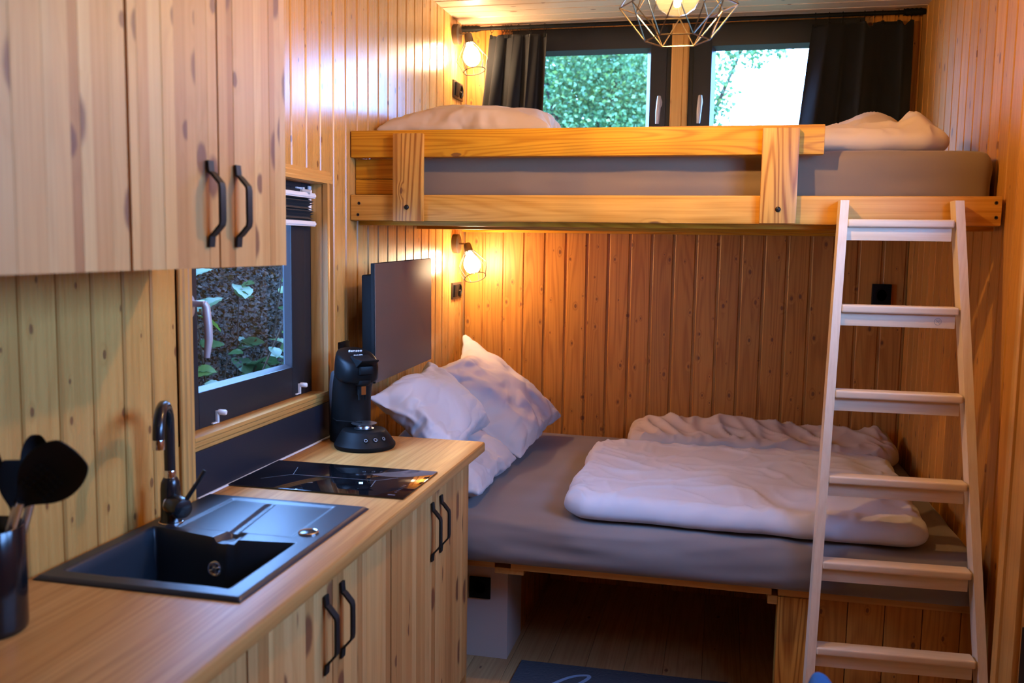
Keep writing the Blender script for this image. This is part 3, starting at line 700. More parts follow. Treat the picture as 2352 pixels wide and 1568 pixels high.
# utensil pot ----------------------------------------------------------
PX, PY, PZ = .118, 1.238, .9005
pot = thing('utensil_pot', 'glossy black cylindrical utensil pot at the near end of the worktop', 'pot', (PX, PY, PZ))
b = B(); b.lathe([(0, 0), (.056, 0), (.059, .003), (.060, .012), (.060, .176), (.0585, .178), (.057, .176), (.057, .02), (0, .018)], 40, Matrix.Translation((PX, PY, PZ))); b.build('body', M_potgl, pot)
def utensil(name, label, foot, neck, draw, steel=True, mat=M_black, n=.0075):
    t = thing(name, label, 'utensil', foot, 'kitchen utensils in the black pot')
    f, k = Vector(foot), Vector(neck)
    b = B(); b.tube([f, f.lerp(k, .5), k], [n, n, n * .85], 12); b.build('handle', M_steel if steel else M_black, t)
    b = B(); draw(b, k, (k - f).normalized()); b.build('head', mat, t, smooth=50, subsurf=1)
    return t
def blade(b, M, outline, th, dish=0.0, holes=None):
    """Flat head from a half outline [(along, half width)], dished across."""
    rows = []
    for (l, hw) in outline:
        row = []
        for i in range(9):
            u = i / 4 - 1; x = hw * u; z = -dish * (1 - u * u) * ss(0, .02, hw)
            row.append((M @ Vector((x, l, z)), M @ Vector((x, l, z - th))))
        rows.append(row)
    T = [[b.bm.verts.new(p[0]) for p in r] for r in rows]; U = [[b.bm.verts.new(p[1]) for p in r] for r in rows]
    nr, ncol = len(rows), 9
    for j in range(nr - 1):
        for i in range(ncol - 1):
            b.bm.faces.new((T[j][i], T[j][i + 1], T[j + 1][i + 1], T[j + 1][i])); b.bm.faces.new((U[j + 1][i], U[j + 1][i + 1], U[j][i + 1], U[j][i]))
    for j in range(nr - 1):
        b.bm.faces.new((T[j][0], T[j + 1][0], U[j + 1][0], U[j][0])); b.bm.faces.new((T[j + 1][8], T[j][8], U[j][8], U[j + 1][8]))
    for i in range(8):
        b.bm.faces.new((T[0][i + 1], T[0][i], U[0][i], U[0][i + 1])); b.bm.faces.new((T[-1][i], T[-1][i + 1], U[-1][i + 1], U[-1][i]))
def along(k, d, facing):
    y = Vector(d).normalized(); z = Vector(facing) - y * Vector(facing).dot(y); z.normalize(); x = y.cross(z)
    return basis(x, y, z, k)
FAC = (.55, -.83, .1)
def skimmer(b, k, d):
    y = Vector((.62, .05, .56)).normalized(); M = along(k, y, FAC)
    blade(b, M, [(-.012, .008), (.0, .010), (.015, .020), (.035, .038), (.06, .048), (.085, .049), (.105, .045), (.122, .038), (.130, .030)], .0045, .008)
sk = utensil('skimmer', 'large black slotted skimmer leaning towards the sink, out of the pot', (PX - .01, PY, PZ + .02), (.186, 1.242, 1.122), skimmer)
b = B(); M = along(Vector((.186, 1.242, 1.122)), (.62, .05, .56), FAC)
for r in range(5):
    for c in range(5):
        b.lathe([(.0028, 0), (.0028, .0016), (.0018, .0022)], 8, M @ Matrix.Translation(((c - 2) * .0105, .030 + r * .011, -.0065 + .0022 * abs(c - 2) ** 1.2)))
b.build('slots', M_blackgl, sk)
def spoon(b, k, d):
    M = along(k, (.05, .02, 1), FAC); blade(b, M, [(-.01, .006), (.0, .009), (.02, .019), (.045, .024), (.07, .022), (.088, .015), (.095, .007)], .004, .012)
utensil('serving_spoon', 'black upright serving spoon rising behind the skimmer', (PX, PY + .02, PZ + .02), (.176, 1.285, 1.130), spoon)
def ladle(b, k, d):
    M = along(k, (-.05, .0, 1), FAC); blade(b, M, [(-.01, .007), (.0, .010), (.02, .024), (.045, .032), (.07, .032), (.09, .024), (.099, .010)], .004, .018)
utensil('ladle', 'black round ladle at the very edge of the frame', (PX - .03, PY - .01, PZ + .02), (.108, 1.25, 1.115), ladle)
def turner(b, k, d):
    M = along(k, (.16, .04, 1), (.75, -.65, .1)); blade(b, M, [(-.01, .007), (.0, .010), (.015, .022), (.03, .030), (.055, .033), (.075, .032), (.08, .028)], .003, .002)
utensil('turner', 'black flat turner behind the skimmer in the pot', (PX + .005, PY - .015, PZ + .02), (.152, 1.27, 1.105), turner)
def whisk(b, k, d):
    b.lathe([(.0075, -.02), (.009, 0), (.006, .012)], 12, frame_to(k, d))
t = utensil('tongs', 'steel tongs with a ring end in the front of the pot', (PX - .02, PY - .03, PZ + .02), (.142, 1.205, 1.085), whisk, mat=M_steel, n=.006)
b = B(); c = Vector((.140, 1.205, 1.112)); b.tube([c + Vector((.85 * .022 * math.cos(a), .52 * .022 * math.cos(a), .022 * math.sin(a))) for a in [2 * PI * i / 24 for i in range(24)]], .003, 8, closed=True); b.build('ring', M_steel, t)
b = B(); b.tube([(PX + .02, PY - .03, PZ + .03), (.163, 1.207, 1.08)], .0055, 10); b.build('arm', M_steel, t)

# coffee machine ---------------------------------------------------------
cf = thing('coffee_machine', 'black pod coffee machine at the far end of the worktop', 'coffee machine', (.14, 2.765, .9005))
fdir = Vector((.72, -.69, 0)).normalized(); sdir = Vector((-fdir.y, fdir.x, 0))
CM = basis(fdir, sdir, (0, 0, 1), (.136, 2.768, .9005))
def ell(cx, rx, ry, z, n=28, tilt=0.0, power=2.3):
    r = []
    for k in range(n):
        a = 2 * PI * k / n; c, s_ = math.cos(a), math.sin(a)
        x = rx * math.copysign(abs(c) ** (2 / power), c); y = ry * math.copysign(abs(s_) ** (2 / power), s_)
        r.append(CM @ Vector((cx + x, y, z - x * tilt)))
    return r
b = B(); b.loft([ell(.066, .094, .094, 0, power=2), ell(.066, .098, .098, .006, power=2), ell(.066, .098, .098, .014, power=2), ell(.066, .094, .094, .018, power=2), ell(.064, .090, .090, .026, power=2), ell(.060, .076, .074, .050, power=2), ell(.059, .071, .069, .056, power=2), ell(.059, .066, .064, .057, power=2)])
base = b.build('base', M_black, cf, smooth=35)
b = B(); b.loft([ell(-.048, .068, .066, .004), ell(-.048, .067, .065, .02), ell(-.046, .064, .063, .08), ell(-.042, .062, .062, .14), ell(-.034, .062, .062, .18), ell(-.024, .064, .063, .205), ell(-.014, .066, .064, .218, tilt=.10)])
b.build('column', M_black, cf, smooth=60)
b = B(); b.loft([ell(-.010, .064, .062, .212, tilt=.16), ell(-.004, .071, .066, .218, tilt=.18), ell(-.002, .073, .068, .226, tilt=.2), ell(.002, .073, .067, .262, tilt=.27), ell(.002, .070, .064, .281, tilt=.31), ell(.001, .065, .060, .2885, tilt=.33), ell(.0, .058, .053, .2915, tilt=.34), ell(-.002, .030, .027, .297, tilt=.34)])
head = b.build('head', M_blackgl, cf, smooth=40)
b = B()                                                      # lever wedge on top of the lid
b.prism([(.010, .284), (.055, .252), (.108, .280), (.110, .285), (.058, .286), (.028, .293)], -.030, .030, CM @ basis((1, 0, 0), (0, 0, 1), (0, -1, 0), (0, 0, 0)))
b.build('lever', M_black, cf, bevel=.002)
b = B(); b.prism([(.05, .232), (.084, .236), (.082, .262), (.06, .268)], -.022, .022, CM @ basis((1, 0, 0), (0, 0, 1), (0, -1, 0), (0, 0, 0))); b.build('lever_recess', M_blackgl, cf, bevel=.003)
b = B(); b.loft([ell(.044, .034, .028, .216), ell(.044, .032, .026, .203), ell(.042, .027, .022, .198)]); b.box(.034, -.012, .165, .056, .012, .202, CM); b.tube([CM @ Vector((.046, -.011, .185)), CM @ Vector((.050, -.011, .150))], .0045, 8); b.tube([CM @ Vector((.046, .011, .185)), CM @ Vector((.050, .011, .150))], .0045, 8)
b.build('spout', M_black, cf, bevel=.0015)
b = B(); b.box(.055, -.008, .168, .0575, .008, .195, CM); b.build('spout_badge', M_chrome, cf)
b = B(); b.loft([ell(-.105, .026, .05, .012), ell(-.108, .026, .051, .12), ell(-.100, .026, .051, .19), ell(-.088, .026, .050, .225), ell(-.082, .02, .044, .232)]); b.build('water_tank', M_tank, cf, smooth=50)
b = B(); b.lathe([(.030, 0), (.032, .003), (.026, .006), (.024, .012), (.039, .0165), (.041, .019), (.037, .0195), (.012, .016), (0, .0165)], 28, CM @ Matrix.Translation((.060, 0, .0575))); b.build('drip_tray', M_steel, cf)
for k, (yy, rr) in enumerate(((-.030, .0085), (0, .0095), (.030, .0085))):
    d = Vector((.085 * math.cos(yy / .08), yy, 0)); p = Vector((.061 + .0845 * math.cos(yy / .084), yy, .036))
    nrm = (CM.to_3x3() @ Vector((math.cos(yy / .084) * .8, math.sin(yy / .084) * .8, .52))).normalized()
    Mb = frame_to(CM @ p, nrm)
    b = B(); b.lathe([(rr, -.003), (rr, .002), (rr * .88, .0028), (rr * .75, .0015), (0, .0018)], 18, Mb); bt = b.build('button', M_blackgl, base)
    b = B(); b.tube([Mb @ Vector((rr * .55 * math.cos(a), rr * .55 * math.sin(a), .0022)) for a in [2 * PI * i / 14 for i in range(14)]], .0005, 5, closed=True); b.build('button_print', M_text, base)
b = B(); b.tube([CM @ Vector(p) for p in ((-.10, .02, .075), (-.05, -.062, .079), (.0, -.07, .080), (.03, -.03, .078), (.045, .0, .076))], .0022, 8); b.build('cable', M_black, cf)
def text(body, size, M, name, mat, parent, extrude=.0003, font_shear=0.0):
    cu = bpy.data.curves.new(name, 'FONT'); cu.body = body; cu.size = size; cu.extrude = extrude; cu.align_x = 'CENTER'; cu.align_y = 'CENTER'; cu.shear = font_shear
    o = bpy.data.objects.new(name, cu); COL.objects.link(o); dg = bpy.context.evaluated_depsgraph_get(); me = bpy.data.meshes.new_from_object(o.evaluated_get(dg))
    bpy.data.objects.remove(o); me.transform(M); me.transform(Matrix.Translation(-root_loc(parent))); me.materials.clear(); me.materials.append(mat)
    ob = bpy.data.objects.new(name, me); COL.objects.link(ob); ob.parent = parent; return ob
tn = Vector((.32, 0, 1)).normalized(); tx = Vector((0, 1, 0)); ty = tn.cross(tx)
for (body, sz, xx, shear) in (('Senseo', .017, -.012, .35), ('PHILIPS', .0095, .016, 0)):
    text(body, sz, CM @ basis(tx, ty, tn, (xx, 0, .2985 - xx * .34 if xx < 0 else .2965 - xx * .34)), 'lettering', M_text, cf, extrude=.0012, font_shear=shear)

# ------------------------------------------------------------------ sockets, TV, wall lamps
def socket_double(y, z, label):
    t = thing('switch_socket', label, 'socket', (0, y, z - .04), 'switch and socket plates by the wall lamps')
    b = B(); b.box(0, y - .082, z - .041, .009, y + .078, z + .041); b.build('plate', M_lampmt, t, bevel=.0025)
    b = B(); b.prism([(0, -.030), (.006, -.030), (.012, .030), (0, .030)], -.030, .030, basis((1, 0, 0), (0, 0, 1), (0, -1, 0), (.008, y - .040, z))); b.build('rocker', M_black, t, bevel=.0015)
    b = B(); b.lathe([(.031, 0), (.031, .006), (.027, .007), (.0245, .001), (.0, .001)], 24, frame_to((.008, y + .036, z), (1, 0, 0))); sk_ = b.build('socket_well', M_black, t)
    b = B()
    for s_ in (-.009, .009): b.lathe([(.003, 0), (.003, .002), (.001, .002)], 10, frame_to((.0092, y + .036 + s_, z), (1, 0, 0)))
    b.build('socket_pin', M_steel, sk_)
socket_double(4.36, 1.328, 'bronze switch and socket plate under the lower wall lamp')
socket_double(4.352, 2.293, 'bronze switch and socket plate above the top bunk pillow')
def socket_single(name, label, M, deep=.010, mat=M_black):
    t = thing(name, label, 'socket', M.translation)
    b = B(); b.box(-.041, -.041, 0, .041, .041, deep, M); b.build('plate', mat, t, bevel=.0025)
    b = B(); b.lathe([(.030, deep), (.030, deep + .0006), (.022, deep + .0012), (.0205, deep - .004), (0, deep - .004)], 24, M); b.build('socket_well', M_blackgl, t)
    b = B()
    for s_ in (-.0095, .0095): b.lathe([(.0026, deep - .004), (.0026, deep - .001), (.001, deep - .001)], 10, M @ Matrix.Translation((s_, -.004, 0)))
    b.build('socket_pin', M_steel, t)
socket_single('wall_socket', 'black wall socket on the back wall behind the ladder', basis((1, 0, 0), (0, 0, 1.25), (0, -1, 0), (2.000, YB, 1.352)), deep=.03)
socket_single('wall_socket', 'black wall socket half hidden behind the coffee machine', basis((0, 1, 0), (0, 0, 1), (1, 0, 0), (0, 2.972, 1.170)))
socket_single('wall_socket', 'black socket on the grey box under the lower bed', basis((1, 0, 0), (0, 0, 1), (0, -1, 0), (.441, 3.228, .272)))

tv = thing('television', 'flat grey-black television on a wall arm beyond the kitchen window', 'television', (.0, 3.25, 1.29))
TM = basis((0, 1, .020), (0, -.020, 1), (1, 0, 0), (.125, 3.243, 1.285))
b = B(); b.box(-.310, -.2065, -.004, .310, .2065, .0095, TM); b.build('screen_frame', M_tvb, tv, bevel=.002)
b = B(); b.box(-.3085, -.205, .0097, .3085, .205, .0115, TM); b.build('screen', M_tvs, tv, bevel=.0008)
b = B(); b.box(-.285, -.175, -.048, .280, .165, -.004, TM); b.build('rear_housing', M_tvb, tv, bevel=.006)
b = B(); b.box(-.06, -.06, -.125, .06, .06, -.118, TM); b.box(-.02, -.025, -.12, .02, .025, -.046, TM); b.build('wall_bracket', M_tvb, tv, bevel=.002)

def wall_lamp(y, z, axis, label):
    t = thing('wall_lamp', label, 'lamp', (0, y, z), 'cage wall lamps at the bed ends')
    b = B(); b.lathe([(.046, 0), (.047, .004), (.047, .026), (.044, .028), (0, .028)], 36, frame_to((0, y, z), (1, 0, 0))); b.build('wall_plate', M_lampmt, t)
    a = Vector(axis).normalized(); j = Vector((.070, y - .004, z - .004))
    b = B(); b.tube([(.026, y, z), (.05, y, z), tuple(j)], .0048, 10); b.sphere(j, .008, 12); b.build('arm', M_brass, t)
    MF = frame_to(j, a)
    b = B(); b.lathe([(.016, -.004), (.0185, .0), (.0205, .030), (.021, .046), (.0175, .048), (0, .048)], 24, MF); b.build('bulb_holder', M_lampmt, t)
    b = B(); b.lathe([(.013, .046), (.014, .054), (.024, .066), (.034, .082), (.039, .100), (.040, .112), (.036, .128), (.027, .142), (.014, .150), (0, .152)], 24, MF); b.build('bulb', M_bulb, t)
    b = B(); r0, r1, r2, l0, l1, l2 = .026, .074, .052, .044, .122, .178
    def ring(r, l, n=24): return [MF @ Vector((r * math.cos(2 * PI * i / n), r * math.sin(2 * PI * i / n), l)) for i in range(n)]
    b.tube(ring(r0, l0), .0018, 6, closed=True); b.tube(ring(r2, l2), .0019, 6, closed=True)
    for k in range(8):
        c, s_ = math.cos(2 * PI * k / 8), math.sin(2 * PI * k / 8)
        b.tube([MF @ Vector((r0 * c, r0 * s_, l0)), MF @ Vector((r1 * c, r1 * s_, l1)), MF @ Vector((r2 * c, r2 * s_, l2))], .0018, 6)
    b.build('cage', M_blackmt, t)
wall_lamp(4.295, 2.545, (.22, -.12, -1), 'bronze cage wall lamp above the top bunk beside the curtain')
wall_lamp(4.318, 1.558, (.33, -.36, -.85), 'bronze cage wall lamp under the top bunk beside the television')

# pendant --------------------------------------------------------------
pc = Vector((1.150, 2.45, 2.082))
pen = thing('pendant_lamp', 'brass wire cage pendant lamp hanging in front of the rear windows', 'lamp', (pc.x, pc.y, ZC))
b = B()
def hexa(r, z, ph): return [pc + Vector((r * math.cos(PI / 3 * k + ph), r * math.sin(PI / 3 * k + ph), z)) for k in range(6)]
ph = .02
Lh, Mh, Uh = hexa(.082, 0, ph), hexa(.150, .085, ph), hexa(.060, .225, ph)
W = .0017
for k in range(6):
    n = (k + 1) % 6; mid = (Mh[k] + Mh[n]) / 2
    for a, c in ((Lh[k], Lh[n]), (Mh[k], Mh[n]), (Uh[k], Uh[n]), (Lh[k], Mh[k]), (Mh[k], Uh[k]), (mid, Lh[k]), (mid, Lh[n]), (mid, Uh[k]), (mid, Uh[n])):
        b.tube([a, c], W, 6)
for k in range(6): b.tube([Uh[k], pc + Vector((0, 0, .245))], W, 6)
b.build('cage', M_brass, pen)
b = B(); b.lathe([(0, -.062), (.025, -.057), (.045, -.043), (.056, -.022), (.060, 0), (.056, .022), (.043, .044), (.028, .060), (.018, .074), (.015, .09)], 32, Matrix.Translation(pc + Vector((-.003, 0, .122)))); gb = b.build('bulb', M_globe, pen)
b = B(); b.lathe([(0, .0), (.008, .003), (.012, .012), (.012, .045), (.008, .056), (0, .058)], 16, Matrix.Translation(pc + Vector((-.003, 0, .125)))); b.build('filament', M_filament, gb)
b = B(); b.lathe([(.017, .205), (.021, .21), (.022, .25), (.018, .262), (.004, .266)], 24, Matrix.Translation(pc)); b.build('bulb_holder', M_lampmt, pen)
b = B(); b.tube([pc + Vector((0, 0, .26)), Vector((pc.x, pc.y, ZC - .02))], .003, 8); b.build('cord', M_black, pen)
b = B(); b.lathe([(.05, 0), (.05, -.018), (.046, -.024), (.004, -.026)], 28, Matrix.Translation((pc.x, pc.y, ZC))); b.build('ceiling_rose', M_lampmt, pen)

# ------------------------------------------------------------------ curtains
RODY, RODZ = 4.425, 2.598
rod = thing('curtain_rod', 'black tension curtain rod across the rear windows under the ceiling', 'curtain rod', (1.05, RODY, RODZ - .01))
b = B(); b.tube([(.003, RODY, RODZ), (XR - .003, RODY, RODZ)], .0095, 14); b.build('rod', M_black, rod)
for s_ in (0, 1):
    x0 = .003 if s_ == 0 else XR - .093
    b = B(); b.lathe([(.016, 0)] + [(.0165 if i % 2 else .014, .006 + i * .009) for i in range(9)] + [(.012, .09)], 18, basis((0, 1, 0), (0, 0, 1), (1, 0, 0), (x0, RODY, RODZ))); b.build('ribbed_end', M_black, rod)
def curtain(name, label, xt0, xt1, xb0, xb1, zt, zb, folds, rings, seed, sag=()):
    t = thing(name, label, 'curtain', ((xt0 + xt1) / 2, RODY, zb), 'black curtains at the rear windows')
    rnd = random.Random(seed); b = B(); nu, nv = 150, 46
    ph = [rnd.uniform(0, 6.28) for _ in range(6)]
    G = []
    for j in range(nv + 1):
        v = j / nv; row = []
        for i in range(nu + 1):
            u = i / nu
            x = (xt0 + (xt1 - xt0) * u) * (1 - v) + (xb0 + (xb1 - xb0) * u) * v
            amp = .012 + .024 * min(1, v * 2.2)
            yv = RODY - .012 + amp * (math.sin(u * folds * 2 * PI + ph[0] + .5 * math.sin(v * 2 + ph[1])) + .45 * math.sin(u * folds * 3.7 * PI + ph[2] + v)) * (.75 + .5 * noise.noise(Vector((u * 4, v * 1.5, seed))))
            x += .006 * math.sin(u * folds * 4 * PI + ph[3])
            dip = 0
            for (su, sd_, sw) in sag: dip += sd_ * math.exp(-((u - su) / sw) ** 2)
            z = zt + (zb - zt) * v - dip * (1 - v) ** 3
            row.append(b.bm.verts.new((x, yv, z)))
        G.append(row)
    for j in range(nv):
        for i in range(nu): b.bm.faces.new((G[j][i], G[j][i + 1], G[j + 1][i + 1], G[j + 1][i]))
    cl = b.build('cloth', M_curt, t, smooth=180)
    md = cl.modifiers.new('thickness', 'SOLIDIFY'); md.thickness = .0012
    for u in rings:
        i = int(u * nu); top = root_loc(t) + cl.data.vertices[0].co * 0
        x = xt0 + (xt1 - xt0) * u; dip = sum(sd_ * math.exp(-((u - su) / sw) ** 2) for (su, sd_, sw) in sag)
        b = B(); b.tube([(x + .004 * math.sin(a), RODY + .0155 * math.sin(a), RODZ - .004 + .0165 * math.cos(a)) for a in [2 * PI * k / 18 for k in range(18)]], .0012, 5, closed=True); rg_ = b.build('ring', M_black, t)
        b = B(); b.tube([(x, RODY - .004, RODZ - .020), (x, RODY - .008, zt - dip)], .001, 5); b.box(x - .006, RODY - .016, zt - dip - .014, x + .006, RODY - .004, zt - dip + .003); b.build('clip', M_black, rg_)
        
curtain('curtain', 'black curtain gathered at the left rear window, next to the wall lamp', .145, .425, .065, .405, 2.560, 1.90, 3.4, (.02, .22, .27, .31, .37, .5, .7, .96), 3, ((.12, .006, .05),))
curtain('curtain', 'black curtain drawn over the right side of the rear windows', 1.640, 2.055, 1.585, 2.062, 2.560, 1.90, 2.7, (.02, .16, .3, .52, .62, .7, .86, .985), 8, ((.09, .0, .05), (.585, .022, .035), (.8, .0, .05), (.93, .022, .03)))

# ------------------------------------------------------------------ bunk bed
BF = 3.040
bunk = thing('bunk_bed', 'golden pine top bunk fixed across the room above the big bed', 'bunk bed', (1.05, 3.75, 1.62))
b = B(); b.box(.002, BF, 1.632, 2.098, BF + .045, 1.722); low_rail = b.build('lower_rail', M_lowX, bunk, bevel=.005)
b = B(); b.box(.004, BF, 1.850, 1.580, BF + .045, 1.942); b.build('upper_rail', M_railX, bunk, bevel=.004)
for (x0, x1) in ((.168, .274), (1.392, 1.503)):
    b = B(); z0 = 1.630 if x0 < 1 else 1.634; b.box(x0, BF - .026, z0, x1, BF, 1.928 if x0 < 1 else 1.930); p_ = b.build('guard_post', M_postZ, bunk, bevel=.003)
    bxp = (x0 + x1) / 2 - (.002 if x0 < 1 else 0); 
    b = B(); b.lathe([(.0085, 0), (.0085, .002), (.006, .005), (.002, .0062), (0, .0063)], 20, frame_to((bxp, BF - .026, 1.678), (0, -1, 0))); b.build('bolt', M_blackmt, p_)
b = B(); b.box(.002, BF + .047, 1.725, .172, BF + .065, 1.778); b.build('end_board', M_railX, bunk, bevel=.003)
b = B(); b.box(.002, BF + .047, 1.780, .172, BF + .065, 1.848); b.build('end_board', M_railX, bunk, bevel=.003)
b = B(); b.box(.004, BF + .047, 1.655, 2.098, YB - .006, 1.690); b.build('deck', M_railX, bunk, bevel=.002)
for (y0, y1) in ((BF + .075, BF + .115), (3.75, 3.79), (YB - .06, YB - .008)):
    b = B(); b.box(.004, y0, 1.618, 2.098, y1, 1.655); b.build('under_beam', M_railX, bunk, bevel=.002)
for (xx, zz) in ((2.083, 1.658), (2.081, 1.702), (.030, 1.652), (.034, 1.692)):
    b = B(); b.lathe([(.0055, -.001), (.0055, .0006), (.0035, .0010), (.0028, .0)], 14, frame_to((xx, BF, zz), (0, -1, 0))); b.build('screw', M_lampmt, low_rail)

def mattress(name, label, x0, x1, y0, y1, z0, z1, r, seed, amp=.006, folds=.0, mat=None):
    b = B(); bm = b.bm; cx = (x0 + x1) / 2; cy = (y0 + y1) / 2; cz = (z0 + z1) / 2
    nx_, ny_, nz_ = int((x1 - x0) / .024), int((y1 - y0) / .024), 8
    vs = {}
    def vert(i, j, k):
        key = (i, j, k)
        if key in vs: return vs[key]
        p = Vector((x0 + (x1 - x0) * i / nx_, y0 + (y1 - y0) * j / ny_, z0 + (z1 - z0) * k / nz_))
        q = Vector((min(max(p.x, x0 + r), x1 - r), min(max(p.y, y0 + r), y1 - r), min(max(p.z, z0 + r * .9), z1 - r * .9)))
        d = p - q
        if d.length > 1e-6:
            n = d.normalized(); p = q + n * min(r, d.length if d.length < r else r)
        else: n = Vector((0, 0, 1 if k else -1))
        fr = 1 - ss(y0 + .02, y0 + .12, p.y)
        a = noise.noise(Vector((p.x * 2.6 + seed, p.y * 6, p.z * 14 + p.x * 1.6))) * amp
        a += noise.noise(Vector((p.x * 1.3 + seed, p.y * 2.2, 3.3))) * amp * .8
        rg = 1 - abs(noise.noise(Vector((p.x * 1.7 + seed * 2, 5.0, (p.z - .05 * math.sin(p.x * 2.2 + seed)) * 26))))
        a += fr * folds * (rg ** 4 - .3) * (0.4 + .6 * max(0, noise.noise(Vector((p.x * 2.1 + seed, 1, p.z * 8))) + .4))
        a *= ss(z0 - .001, z0 + .045, p.z)
        vs[key] = bm.verts.new(p + n * a); return vs[key]
    def face(a): 
        try: bm.faces.new(a)
        except ValueError: pass
    for i in range(nx_):
        for j in range(ny_):
            for k in (0, nz_): face([vert(i, j, k), vert(i + 1, j, k), vert(i + 1, j + 1, k), vert(i, j + 1, k)])
        for k in range(nz_):
            for j in (0, ny_): face([vert(i, j, k), vert(i + 1, j, k), vert(i + 1, j, k + 1), vert(i, j, k + 1)])
    for j in range(ny_):
        for k in range(nz_):
            for i in (0, nx_): face([vert(i, j, k), vert(i, j + 1, k), vert(i, j + 1, k + 1), vert(i, j, k + 1)])
    bmesh.ops.recalc_face_normals(bm, faces=bm.faces)
    return tag(finish(bm, name, mat, None, smooth=180, subsurf=1), label, 'mattress')
mattress('mattress', 'grey sheeted mattress on the top bunk behind the guard rail', .02, 2.095, BF + .075, YB - .03, 1.692, 1.866, .045, 2.0, .007, .018, M_sheet2)
mattress('mattress', 'wide grey sheeted mattress of the lower bed', .004, 2.098, 2.925, YB - .006, .4705, .622, .05, 9.0, .006, .020, M_sheet)

# ------------------------------------------------------------------ lower bed base
bed = thing('bed_base', 'pine and grey board base of the lower bed', 'bed base', (1.05, 3.6, 0))
b = B(); b.box(.002, 3.230, 0, .547, 3.475, .436); b.build('grey_box', M_grey_box, bed, bevel=.0015)['label'] = 'grey laminate box with a black socket'
b = B(); b.box(.612, 2.985, .440, 1.480, 4.48, .466); b.build('slat_board', M_trimX, bed, bevel=.002)
b = B(); b.box(.552, 3.00, .418, .655, 3.06, .440); b.build('batten', M_trimY, bed, bevel=.002)
b = B(); b.box(.002, 3.0, .436, .552, 4.48, .466); b.box(.555, 3.48, .436, .61, 4.48, .466); b.build('side_board', M_trimX, bed, bevel=.002)
b = B(); b.box(1.500, 2.985, 0, 1.606, 3.06, .437); b.build('post', M_postZ, bed, bevel=.002)
b = B(); b.box(1.468, 2.99, .408, 1.500, 3.07, .437); b.build('batten', M_trimX, bed, bevel=.002)
b = B(); b.box(1.500, 2.99, .438, 2.096, 4.48, .466); b.build('top_board', M_trimX, bed, bevel=.002)
pw = (2.098 - 1.606) / 4.4; x = 1.606
while x < 2.097:
    x1 = min(x + pw, 2.098); b = B(); b.box(x + .001, 3.005, 0, x1 - .001, 3.022, .437); b.build('plank', M_backZ, bed, bevel=.003); x = x1
y = 3.478
while y < YB - .02:
    y1 = min(y + .105, YB - .004); b = B(); b.box(.530, y + .001, 0, .545, y1 - .001, .434); b.build('plank', M_backZ, bed, bevel=.003); y = y1
for i in range(10):
    x0 = .548 + i * .105; x1 = min(x0 + .105, 1.60); b = B(); b.box(x0 + .001, 4.10, 0, x1 - .001, 4.115, .438); b.build('plank', M_backZ, bed, bevel=.003)

# ------------------------------------------------------------------ ladder
lad = thing('ladder', 'pale pine ladder leaning on the top bunk rail, widening to the floor', 'ladder', (1.83, 2.80, 0))
def lad_l(z): return Vector((1.640 + (z - 1.70) * .034, 2.966 - (1.70 - z) * .116, z))
def lad_r(z): return Vector((1.963 - (z - 1.70) * .083, 2.966 - (1.70 - z) * .100, z))
for side, fn in (('l', lad_l), ('r', lad_r)):
    b = B(); z0, z1 = 0.0, 1.705; hw = .0125
    rings = []
    for z in (z0, z1):
        p = fn(z); rings.append([p + Vector((-hw, 0, 0)), p + Vector((hw, 0, 0)), p + Vector((hw, .068, 0)), p + Vector((-hw, .068, 0))])
    b.loft(rings); b.build('stile', M_ladZ, lad, bevel=.003)
for i in range(6):
    z = 1.648 - .2585 * i; a = lad_l(z) + Vector((.0125, 0, 0)); c = lad_r(z) + Vector((-.0125, 0, 0))
    d = (c - a); ln = d.length; xx = d.normalized(); yy = Vector((-xx.y, xx.x, 0)).normalized(); zz = xx.cross(yy)
    M = basis(xx, yy, zz, a)
    b = B(); b.box(0, -.004, -.024, ln - .004, .052, 0, M); tr = b.build('rung', M_ladX, lad, bevel=.006, seg=3)
    b = B(); b.box(0, .010, -.064, ln - .010 if i else ln - .008, .028, -.0245, M); br_ = b.build('rung_brace', M_ladX, lad, bevel=.0015)
    if i == 1:
        c0 = M @ Vector((ln - .058, .0094, -.044)); b = B()
        b.tube([c0 + xx * (.0098 * math.cos(t_)) + zz * (.0098 * math.sin(t_)) for t_ in [2 * PI * k / 24 for k in range(24)]], .0005, 5, closed=True)
        for seg_ in (((-.004, .004), (.005, -.006)), ((-.0045, -.002), (-.001, -.001), (.002, .003), (.004, .0045), (.0055, .002), (.003, -.001)), ((-.002, .005), (-.0045, .003))):
            b.tube([c0 + xx * u + zz * v for u, v in seg_], .0005, 5)
        b.build('stamp_mark', M_stamp, br_)

